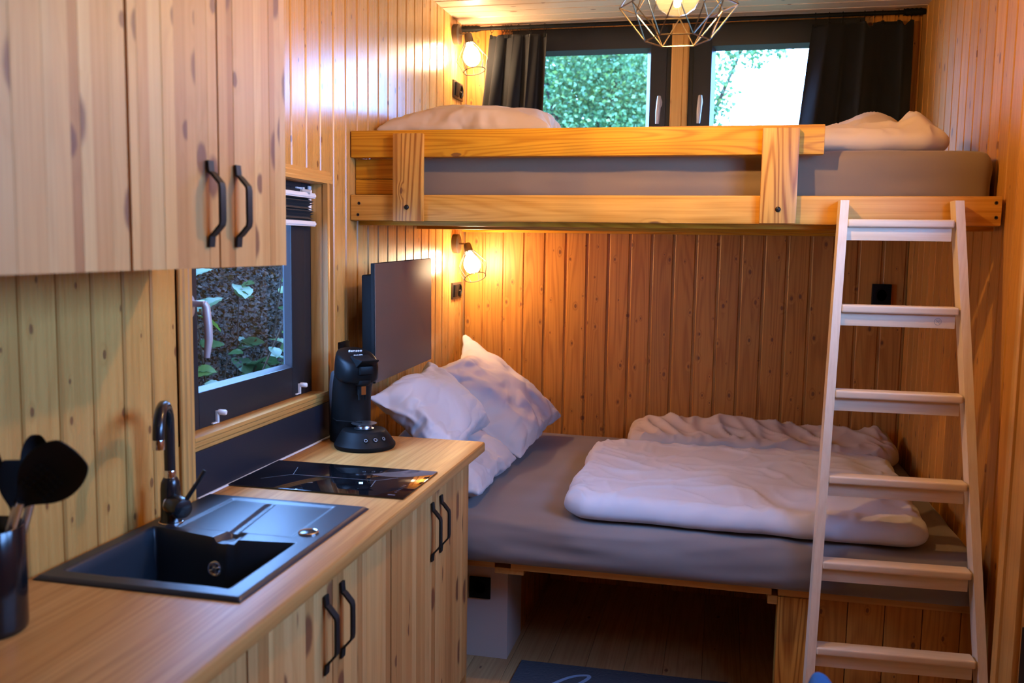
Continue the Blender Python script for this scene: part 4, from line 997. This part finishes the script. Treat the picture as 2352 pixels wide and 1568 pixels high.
# ------------------------------------------------------------------ soft things (cloth simulation)
def sim_cushion(w_, h_, nx_, ny_, pressure, frames, seed, amp=.012, bend=.4, stiff=14, shrink=0.0, mass=.3):
    bm = bmesh.new(); T = {}; U = {}
    for j in range(ny_ + 1):
        for i in range(nx_ + 1):
            u = i / nx_ * 2 - 1; v = j / ny_ * 2 - 1; e = min(1 - abs(u), 1 - abs(v)); k = min(1, e * 6)
            x_, y_ = u * w_ / 2, v * h_ / 2
            nz = amp * noise.noise(Vector((x_ * 7 + seed * 3.1, y_ * 7, seed))) * min(1, e * 5)
            x_ += .004 * noise.noise(Vector((x_ * 14, y_ * 14, seed + 5))); y_ += .004 * noise.noise(Vector((x_ * 14, y_ * 14, seed + 9)))
            T[i, j] = bm.verts.new((x_, y_, .012 * k + nz))
            U[i, j] = T[i, j] if (i in (0, nx_) or j in (0, ny_)) else bm.verts.new((x_, y_, -.012 * k + nz * .6))
    for j in range(ny_):
        for i in range(nx_):
            bm.faces.new((T[i, j], T[i + 1, j], T[i + 1, j + 1], T[i, j + 1])); bm.faces.new((U[i, j + 1], U[i + 1, j + 1], U[i + 1, j], U[i, j]))
    me = bpy.data.meshes.new('sim'); bm.to_mesh(me); bm.free(); ob = bpy.data.objects.new('sim', me); COL.objects.link(ob)
    m = ob.modifiers.new('cloth', 'CLOTH'); s = m.settings
    s.quality = 6; s.mass = mass; s.tension_stiffness = stiff; s.compression_stiffness = stiff; s.shear_stiffness = 5; s.bending_stiffness = bend; s.air_damping = 5
    s.use_pressure = True; s.uniform_pressure_force = pressure; s.shrink_min = shrink; s.shrink_max = shrink; s.effector_weights.gravity = 0
    m.collision_settings.use_collision = False; m.point_cache.frame_start = 1; m.point_cache.frame_end = frames
    for f in range(1, frames + 1): sc.frame_set(f)
    dg = bpy.context.evaluated_depsgraph_get(); out = bpy.data.meshes.new_from_object(ob.evaluated_get(dg))
    bpy.data.objects.remove(ob); sc.frame_set(1)
    return out
def place_soft(me, M, name, label, cat, mat, group=None, deform=None, seed=1, subsurf=1):
    bm = bmesh.new(); bm.from_mesh(me)
    for v in bm.verts:
        if deform: v.co = deform(v.co.copy())
    bmesh.ops.subdivide_edges(bm, edges=bm.edges, cuts=1, use_grid_fill=True, smooth=.6)
    loc_ = {v: v.co.copy() for v in bm.verts}
    bmesh.ops.transform(bm, matrix=M, verts=bm.verts)
    bmesh.ops.recalc_face_normals(bm, faces=bm.faces); bm.normal_update()
    sd = seed * 3.7
    for v, p in loc_.items():
        q = p + .05 * Vector((noise.noise(p * 5 + Vector((sd, 0, 0))), noise.noise(p * 5 + Vector((0, sd, 1))), 0))
        e_ = max(abs(p.x), abs(p.y)) / .34
        r1 = max(0, 1 - 2.1 * abs(noise.noise(Vector((q.x * 3.2 + q.y * 2.0 + sd, q.y * 6.0 - q.x * 2, sd))))) ** 3
        r2 = max(0, 1 - 2.3 * abs(noise.noise(Vector((q.x * 9 - q.y * 5, q.y * 8 + q.x * 4 + sd, sd + 4))))) ** 3
        v.co += v.normal * (-.0055 * r1 - .004 * r2 * (.4 + .6 * ss(.4, .9, e_)))
    return tag(finish(bm, name, mat, None, smooth=180, subsurf=subsurf), label, cat, group)
pilA = sim_cushion(.74, .74, 44, 44, 1.2, 26, 1.0)
pilB = sim_cushion(.74, .74, 44, 44, 1.0, 26, 4.0, amp=.02)
def zext(me): return max(abs(v.co.z) for v in me.vertices), max(abs(v.co.x) for v in me.vertices)
zA, xA = zext(pilA); zB, xB = zext(pilB)
def pillow_mat(tl, tr_, bl, br_, thick, z0, x0):
    """Cushion stretched to four corners: tl/tr along the top, bl/br along the bottom."""
    tl, tr_, bl, br_ = map(Vector, (tl, tr_, bl, br_)); c = (tl + tr_ + bl + br_) / 4
    ux = ((tr_ - tl) + (br_ - bl)) / 4 / x0; uy = ((tl - bl) + (tr_ - br_)) / 4 / x0; n = ux.cross(uy).normalized() * (thick / 2 / z0)
    return basis(ux, uy, n, c)
def nudge(seed, a=.02, ear=0.0):
    def f(p):
        if ear: k_ = ss(.14, .33, min(p.x, p.y)); p = p + Vector((.5, 1, 0)) * ear * k_; p.z *= 1 - .5 * k_
        return p + Vector((noise.noise(p * 4 + Vector((seed, 0, 0))), noise.noise(p * 4 + Vector((0, seed, 3))), noise.noise(p * 4 + Vector((5, 0, seed))))) * a
    return f
G_P = 'white pillows on the lower bed'
place_soft(pilB, pillow_mat((.10, 3.62, 1.00), (.09, 4.36, 1.055), (.46, 3.72, .665), (.55, 4.36, .70), .20, zB, xB), 'pillow', 'white pillow propped in the far corner, its tip highest', 'pillow', M_linen, G_P, nudge(1, .022, .11), 1)
place_soft(pilA, pillow_mat((.12, 2.93, 1.03), (.11, 3.56, 1.075), (.40, 2.95, .825), (.40, 3.56, .825), .17, zA, xA), 'pillow', 'white pillow leaning on the side wall right under the television', 'pillow', M_linen, G_P, nudge(2, .03), 2)
place_soft(pilB, pillow_mat((.09, 3.04, .80), (.09, 3.68, .80), (.475, 3.06, .665), (.47, 3.66, .68), .15, zB, xB), 'pillow', 'white pillow lying lowest, beside the end of the worktop', 'pillow', M_linen, G_P, nudge(3, .03), 3)
place_soft(pilA, pillow_mat((.02, 3.86, 1.993), (.66, 3.86, 1.993), (.02, 3.24, 1.970), (.66, 3.24, 1.970), .21, zA, xA), 'pillow', 'cream pillow on the top bunk under the upper wall lamp', 'pillow', M_linen3, None, nudge(4, .008), 4)

def soft_slab(name, label, mat, corners, z0, thick, seed, amp=.02, edge=.07, group=None, bumps=None, nu=150, nv=110, wig=.012):
    """A puffy duvet: rounded rolled edges, soft swells, sharp little creases."""
    c00, c10, c11, c01 = [Vector((c[0], c[1], 0)) for c in corners]
    lu, lv = (c10 - c00).length, (c01 - c00).length
    def nz(x, y, z): return noise.noise(Vector((x, y, z + seed * 7.3)))
    def rdg(x, y, z): return 1 - abs(nz(x, y, z)) * 1.9
    bm = bmesh.new(); T, U = {}, {}
    for j in range(nv + 1):
        for i in range(nu + 1):
            u = (1 - math.cos(PI * i / nu)) / 2 * .6 + .4 * i / nu; v = (1 - math.cos(PI * j / nv)) / 2 * .6 + .4 * j / nv
            du, dv = min(u, 1 - u) * lu, min(v, 1 - v) * lv
            r = .10
            if du < r and dv < r: d = r - math.hypot(r - du, r - dv)
            else: d = min(du, dv)
            d = max(d, 0.0)
            p = c00 * (1 - u) * (1 - v) + c10 * u * (1 - v) + c11 * u * v + c01 * (1 - u) * v
            if du < r and dv < r:                                   # pull the corners round
                cu = Vector((r - du, r - dv)); l = max(cu.x, cu.y)
                if cu.length > 1e-6:
                    k = l / cu.length; su = 1 if u < .5 else -1; sv = 1 if v < .5 else -1
                    eu = (c10 - c00).normalized() * su; ev = (c01 - c00).normalized() * sv
                    p = p + eu * cu.x * (1 - k) + ev * cu.y * (1 - k); d = r - l
            x, y = p.x, p.y
            ed = 1 - ss(0, edge * 2.2, d)
            out = (p - (c00 + c10 + c11 + c01) / 4).normalized()
            p = p + out * wig * (nz(x * 7, y * 7, 1) + .7 * nz(x * 19, y * 19, 2)) * ed
            t = math.sqrt(max(0, 1 - (1 - min(d / edge, 1)) ** 2))
            swell = amp * (nz(x * 3.1, y * 3.6, 3) + .5 * nz(x * 7, y * 6, 4)) * ss(0, .15, d)
            wx, wy = x + .12 * nz(x * 3, y * 3, 5), y + .12 * nz(x * 3, y * 3, 6)
            cre = amp * .55 * max(0, rdg(wx * 3.2 + wy * 1.2, wy * 5.5, 8)) ** 5 + amp * .30 * max(0, rdg(wx * 9, wy * 7 + wx * 3, 9)) ** 4
            pk = .010 * ed * max(0, rdg(x * 16, y * 16, 11)) ** 2 * t     # puckers along the rolled hem
            zt = thick * t + swell + (cre - .3 * amp) * ss(.0, .09, d) + pk
            if bumps: zt += bumps(x, y) * ss(.0, .10, d)
            zb = -.035 * t * ed + .0
            T[i, j] = bm.verts.new((p.x, p.y, z0 + .035 + max(zt, .004 * t)))
            U[i, j] = T[i, j] if (i in (0, nu) or j in (0, nv)) else bm.verts.new((p.x, p.y, z0 + .035 - .035 * t))
    for j in range(nv):
        for i in range(nu):
            bm.faces.new((T[i, j], T[i + 1, j], T[i + 1, j + 1], T[i, j + 1])); bm.faces.new((U[i, j + 1], U[i + 1, j + 1], U[i + 1, j], U[i, j]))
    bmesh.ops.recalc_face_normals(bm, faces=bm.faces)
    return tag(finish(bm, name, mat, None, smooth=180), label, 'duvet', group)
G_D = 'white duvets folded on the lower bed'
soft_slab('duvet', 'white folded duvet in front, filling the middle of the lower bed', M_linen, ((.785, 2.985), (1.945, 2.945), (1.985, 4.00), (.755, 3.97)), .631, .052, 1.0, amp=.018, edge=.055, group=G_D)
def ridge2(x, y): return .03 * math.exp(-((y - 4.33) / .09) ** 2) * (1 + .5 * noise.noise(Vector((x * 6, 1, 2)))) + .018 * max(0, 1 - abs(noise.noise(Vector((x * 9 + y * 4, y * 3, 5)))) * 2) ** 2
soft_slab('duvet', 'white crumpled duvet tucked along the back wall behind the other one', M_linen2, ((.90, 4.03), (2.04, 4.03), (2.085, 4.46), (.865, 4.46)), .631, .055, 5.0, amp=.022, edge=.05, group=G_D, bumps=ridge2)
def heap(x, y):
    def g(cx, cy, sx, sy): return math.exp(-((x - cx) / sx) ** 2 - ((y - cy) / sy) ** 2)
    a = .100 * g(1.765, 3.52, .13, .22) ; c_ = .072 * g(1.905, 3.36, .085, .15); e_ = .036 * g(1.64, 3.36, .09, .2)
    return max(a, c_, e_) + .03 * g(.72, 3.5, .07, .2) + .016 * max(0, 1 - abs(noise.noise(Vector((x * 8 - y * 5, y * 6 + x * 3, 2.2)))) * 1.8) ** 2 * g(1.8, 3.4, .3, .4)
soft_slab('duvet', 'cream crumpled duvet at the open end of the top bunk', M_linen3, ((.66, 3.20), (1.985, 3.18), (1.985, 3.75), (.66, 3.85)), 1.872, .032, 8.0, amp=.014, edge=.05, bumps=heap)

# ------------------------------------------------------------------ mat, chair
rug = thing('door_mat', 'dark blue mat with pale cursive print on the floor before the bed', 'mat', (.98, 2.96, 0))
b = B(); b.prism([(.607, 3.222), (.598, 2.70), (1.352, 2.70), (1.360, 3.236)], .0005, .0085); b.build('pile', M_rug, rug, bevel=.002)
def stroke(pts, r=.0075, z=.0088):
    out = []
    P_ = [Vector((x, y, 0)) for x, y in pts]
    for i in range(len(P_) - 1):
        p0, p1, p2, p3 = P_[max(i - 1, 0)], P_[i], P_[i + 1], P_[min(i + 2, len(P_) - 1)]
        for k in range(8):
            t_ = k / 8; out.append(.5 * ((2 * p1) + (p2 - p0) * t_ + (2 * p0 - 5 * p1 + 4 * p2 - p3) * t_ ** 2 + (3 * p1 - p0 - 3 * p2 + p3) * t_ ** 3))
    out.append(P_[-1])
    L_, R_ = [], []
    for i, p in enumerate(out):
        d = (out[min(i + 1, len(out) - 1)] - out[max(i - 1, 0)]).normalized(); n = Vector((-d.y, d.x, 0)) * r
        L_.append(b.bm.verts.new((p.x + n.x, p.y + n.y, z))); R_.append(b.bm.verts.new((p.x - n.x, p.y - n.y, z)))
    for i in range(len(out) - 1): b.bm.faces.new((L_[i], R_[i], R_[i + 1], L_[i + 1]))
b = B(); stroke([(.70, 2.93), (.735, 3.03), (.80, 3.125), (.855, 3.158), (.872, 3.145), (.845, 3.09), (.78, 3.0), (.74, 2.90), (.77, 2.82), (.86, 2.86)]); stroke([(.96, 2.86), (1.0, 2.99), (1.055, 3.10), (1.082, 3.128), (1.094, 3.10), (1.06, 3.0), (1.03, 2.90), (1.06, 2.84), (1.12, 2.88)])
b.build('print', M_rugprint, rug, smooth=0)

ch = thing('chair', 'blue padded chair turned side on, only its rounded back top in view', 'chair', (1.66, 1.62, 0))
b = B(); rings = []
for z, hw, off in ((.42, .17, .02), (.52, .20, .01), (.61, .205, .0), (.660, .19, -.004), (.689, .16, -.006), (.704, .12, -.007)):
    r = []
    for k in range(20):
        a = 2 * PI * k / 20; th = .040 * (1 - .35 * ss(.66, .72, z)); r.append(Vector((1.510 + off * 0 + th * math.cos(a) * .8, 1.75 + hw * math.copysign(abs(math.sin(a)) ** .7, math.sin(a)), z)))
    rings.append(r)
b.loft(rings); b.build('backrest', M_chair, ch, smooth=60, subsurf=1)
b = B(); b.box(1.48, 1.54, .42, 1.90, 1.97, .50); b.build('seat', M_chair, ch, bevel=.03, seg=4)
for (xx, yy) in ((1.50, 1.58), (1.50, 1.93), (1.84, 1.58), (1.84, 1.93)):
    b = B(); b.tube([(xx + (.02 if xx > 1.6 else -.02), yy, 0), (xx, yy, .43)], [.008, .012], 10); b.build('leg', M_black, ch)

# ------------------------------------------------------------------ outdoors
M_bark = plain('bark', (0.045, 0.022, 0.010), .9, bump=.5, bscale=40, var=.3, vscale=12)
M_soil = plain('meadow', (0.055, 0.085, 0.03), .95, bump=.4, bscale=20, var=.4, vscale=1.5)
M_fence = wood('weathered_fence_wood', (0.045, 0.026, 0.012), (0.022, 0.012, 0.005), 'Z', rough=.8, knots=.2, tint=.5)
def leafmat(name, cols, rough=.42):
    m, nt, b = newmat(name); L = nt.links.new
    ge = N(nt, 'ShaderNodeNewGeometry'); oi = N(nt, 'ShaderNodeObjectInfo')
    rp = N(nt, 'ShaderNodeValToRGB'); els = rp.color_ramp.elements
    while len(els) < len(cols): els.new(.5)
    for i, c in enumerate(cols): els[i].position = i / (len(cols) - 1); els[i].color = c + (1,)
    r = math_n(nt, 'FRACT', math_n(nt, 'ADD', ge.outputs['Random Per Island'], oi.outputs['Random'])); L(r, rp.inputs[0])
    L(rp.outputs[0], b.inputs['Base Color']); b.inputs['Roughness'].default_value = rough
    df = N(nt, 'ShaderNodeBsdfTranslucent'); L(rp.outputs[0], df.inputs[0]); mx = N(nt, 'ShaderNodeMixShader'); mx.inputs[0].default_value = .4
    L(b.outputs[0], mx.inputs[1]); L(df.outputs[0], mx.inputs[2]); L(mx.outputs[0], nt.nodes['Material Output'].inputs[0]); return m
M_leaf = leafmat('tree_leaves', [(.045, .115, .04), (.085, .19, .065), (.14, .26, .09), (.058, .15, .055), (.25, .36, .08)])
M_leaf2 = leafmat('hazel_leaves', [(.03, .06, .02), (.055, .095, .035), (.10, .16, .02), (.045, .085, .04)], .35)
b = B(); b.box(-14, -10, -.75, 16, 22, -.65)
tag(b.build('ground', M_soil, smooth=0, loc=(0, 0, -.65)), 'meadow around the cabin', 'ground', kind='structure')
def leaf_cloud(blobs, size, dens, seed):
    """Thousands of small bent leaves filling the blobs (centre, radius, count)."""
    rnd = random.Random(seed); vs, fs = [], []
    for (c, r, n) in blobs:
        for _ in range(int(n * dens)):
            while True:
                p = Vector((rnd.uniform(-1, 1), rnd.uniform(-1, 1), rnd.uniform(-1, 1)))
                if .25 < p.length < 1: break
            p = Vector(c) + p * r
            a, e_ = rnd.uniform(0, 6.283), rnd.uniform(-.9, .7); s_ = size * rnd.uniform(.65, 1.3)
            d = Vector((math.cos(a) * math.cos(e_), math.sin(a) * math.cos(e_), math.sin(e_))); q = d.cross(Vector((rnd.uniform(-1, 1), rnd.uniform(-1, 1), rnd.uniform(-1, 1)))).normalized(); n_ = d.cross(q)
            k = len(vs)
            vs += [p, p + d * s_ * .45 + q * s_ * .36 + n_ * s_ * .08, p + d * s_, p + d * s_ * .45 - q * s_ * .36 + n_ * s_ * .08]
            fs += [(k, k + 1, k + 2), (k, k + 2, k + 3)]
    return vs, fs
def tree(label, base, blobs, size, dens, seed, trunk_r=.12, boughs=True):
    t = thing('tree', label, 'tree', base)
    vs, fs = leaf_cloud(blobs, size, dens, seed)
    me = bpy.data.meshes.new('foliage'); bs = Vector(base); me.from_pydata([v - bs for v in vs], [], fs); me.materials.append(M_leaf)
    o = bpy.data.objects.new('foliage', me); COL.objects.link(o); o.parent = t; o['kind'] = 'stuff'
    b = B(); top = Vector(blobs[0][0]); b.tube([bs, bs.lerp(top, .5) + Vector((.1, .05, 0)), top], [trunk_r, trunk_r * .75, trunk_r * .3], 10)
    for (c, r, n) in blobs[1:]:
        if not boughs and r < .3: continue
        c = Vector(c); m_ = bs.lerp(top, .55); b.tube([m_, m_.lerp(c, .6) + Vector((0, 0, .15)), c], [trunk_r * .4, trunk_r * .25, trunk_r * .08], 7)
    b.build('trunk', M_bark, t)
tree('broad leafy tree close behind the left rear window', (.0, 8.6, -.65), [((.1, 8.6, 2.7), 1.0, 2600), ((-1.2, 8.9, 2.6), 1.2, 2200), ((.35, 8.3, 3.4), .7, 1300), ((-.5, 8.3, 3.6), .9, 1500), ((.62, 8.4, 2.4), .55, 900), ((-.6, 8.5, 1.8), 1.1, 1500), ((.3, 8.4, 1.7), .8, 900), ((.25, 8.9, 3.0), .75, 1500)], .042, 4.6, 11)
tree('taller tree whose branch hangs into the right rear window', (.6, 9.6, -.65), [((.72, 9.5, 3.0), .48, 1100), ((1.10, 9.2, 2.72), .22, 190), ((1.14, 9.2, 3.02), .22, 230), ((1.13, 9.2, 3.30), .2, 150), ((1.34, 9.2, 3.44), .19, 150), ((1.54, 9.2, 3.43), .17, 130), ((1.73, 9.2, 3.47), .15, 105), ((1.5, 9.2, 3.75), .4, 500), ((.75, 9.4, 2.2), .5, 500)], .050, 1.15, 12, .09, False)
tree('dark bushy tree further back behind the first tree', (-1.3, 11.5, -.65), [((-1.0, 11.5, 3.2), 1.6, 2600), ((.1, 11.4, 3.4), 1.0, 1700), ((.2, 11.6, 2.2), .9, 1200), ((-1.0, 11.5, 1.6), 1.4, 1400), ((-2.6, 11.8, 3.0), 1.5, 1500)], .07, 4.0, 13)

# fence and hazel outside the kitchen window
fence = thing('garden_fence', 'dark weathered board fence close outside the kitchen window', 'fence', (-1.55, 3.8, -.65))
fm_ = None
for i in range(34):
    y = 1.2 + i * .145
    b = B(); b.box(-1.565, y, -.65, -1.545, y + .135, 1.98 + .02 * math.sin(i * 2.3)); b.build('fence_board', M_fence, fence, smooth=0)
b = B(); b.box(-1.60, 1.2, .0, -1.565, 6.1, .07); b.box(-1.60, 1.2, 1.2, -1.565, 6.1, 1.27); b.build('fence_rail', M_fence, fence)
shrub = thing('hazel_shrub', 'hazel shrub with big pleated leaves outside the kitchen window', 'shrub', (-1.15, 3.9, -.65))
def big_leaf():
    b = B(); bm = b.bm; n, m_ = 10, 4; rows = []
    for j in range(n + 1):
        v = j / n; hw = .5 * math.sin(PI * v ** .8) ** .8 * .82 if 0 < v < 1 else .0
        rows.append([bm.verts.new((hw * u / m_, v + .0, .10 * abs(u / m_) * hw * 2 + .022 * math.sin(v * 26 + abs(u / m_) * 3) * (abs(u) / m_) - .22 * v * v)) for u in range(-m_, m_ + 1)])
    for j in range(n):
        for i in range(2 * m_): bm.faces.new((rows[j][i], rows[j][i + 1], rows[j + 1][i + 1], rows[j + 1][i]))
    bmesh.ops.remove_doubles(bm, verts=bm.verts, dist=1e-5)
    for f in bm.faces: f.smooth = True
    me = bpy.data.meshes.new('leaf'); bm.to_mesh(me); bm.free(); me.materials.append(M_leaf2); return me
vs, fs = leaf_cloud([((-1.25, 2.6 + .42 * k, z_), .42, 1900) for k in range(8) for z_ in (.25, .75, 1.2, 1.65)], .024, 1.0, 21)
me = bpy.data.meshes.new('undergrowth'); me.from_pydata(vs, [], fs); me.materials.append(leafmat('dry_leaves', [(.026, .008, .0012), (.05, .016, .002), (.014, .005, .001), (.018, .011, .0015), (.08, .028, .004)], .7))
o = bpy.data.objects.new('undergrowth', me); COL.objects.link(o); tag(o, 'brown tangle of twigs and dry leaves along the fence outside the kitchen window', 'undergrowth', kind='stuff')
lm = big_leaf(); rnd = random.Random(5); br = B()
for s_ in range(36):
    y0 = rnd.uniform(3.2, 4.9); x0 = rnd.uniform(-1.0, -.65)
    zt = rnd.choice((rnd.uniform(.85, 1.08), rnd.uniform(.85, 1.08), rnd.uniform(1.15, 1.6)))
    tip = Vector((x0 + rnd.uniform(-.05, .25), y0 + rnd.uniform(-.5, .2), zt)); st = Vector((-1.2 + rnd.uniform(-.1, .1), 4.0 + rnd.uniform(-.6, .6), -.65)); midp = st.lerp(tip, .6) + Vector((-.05, .1, .15))
    br.tube([st, midp, tip], [.008, .006, .002], 6)
    for k in range(8):
        p = midp.lerp(tip, rnd.uniform(.1, 1.05)); o = bpy.data.objects.new('leaf', lm); COL.objects.link(o); o.parent = shrub
        o.location = p - shrub.location; sz = rnd.uniform(.07, .14); o.scale = (sz, sz, sz)
        o.rotation_euler = (rnd.uniform(-.5, .7), rnd.uniform(-.6, .6), rnd.uniform(-2.6, -.4))
br.build('branches', M_bark, shrub)
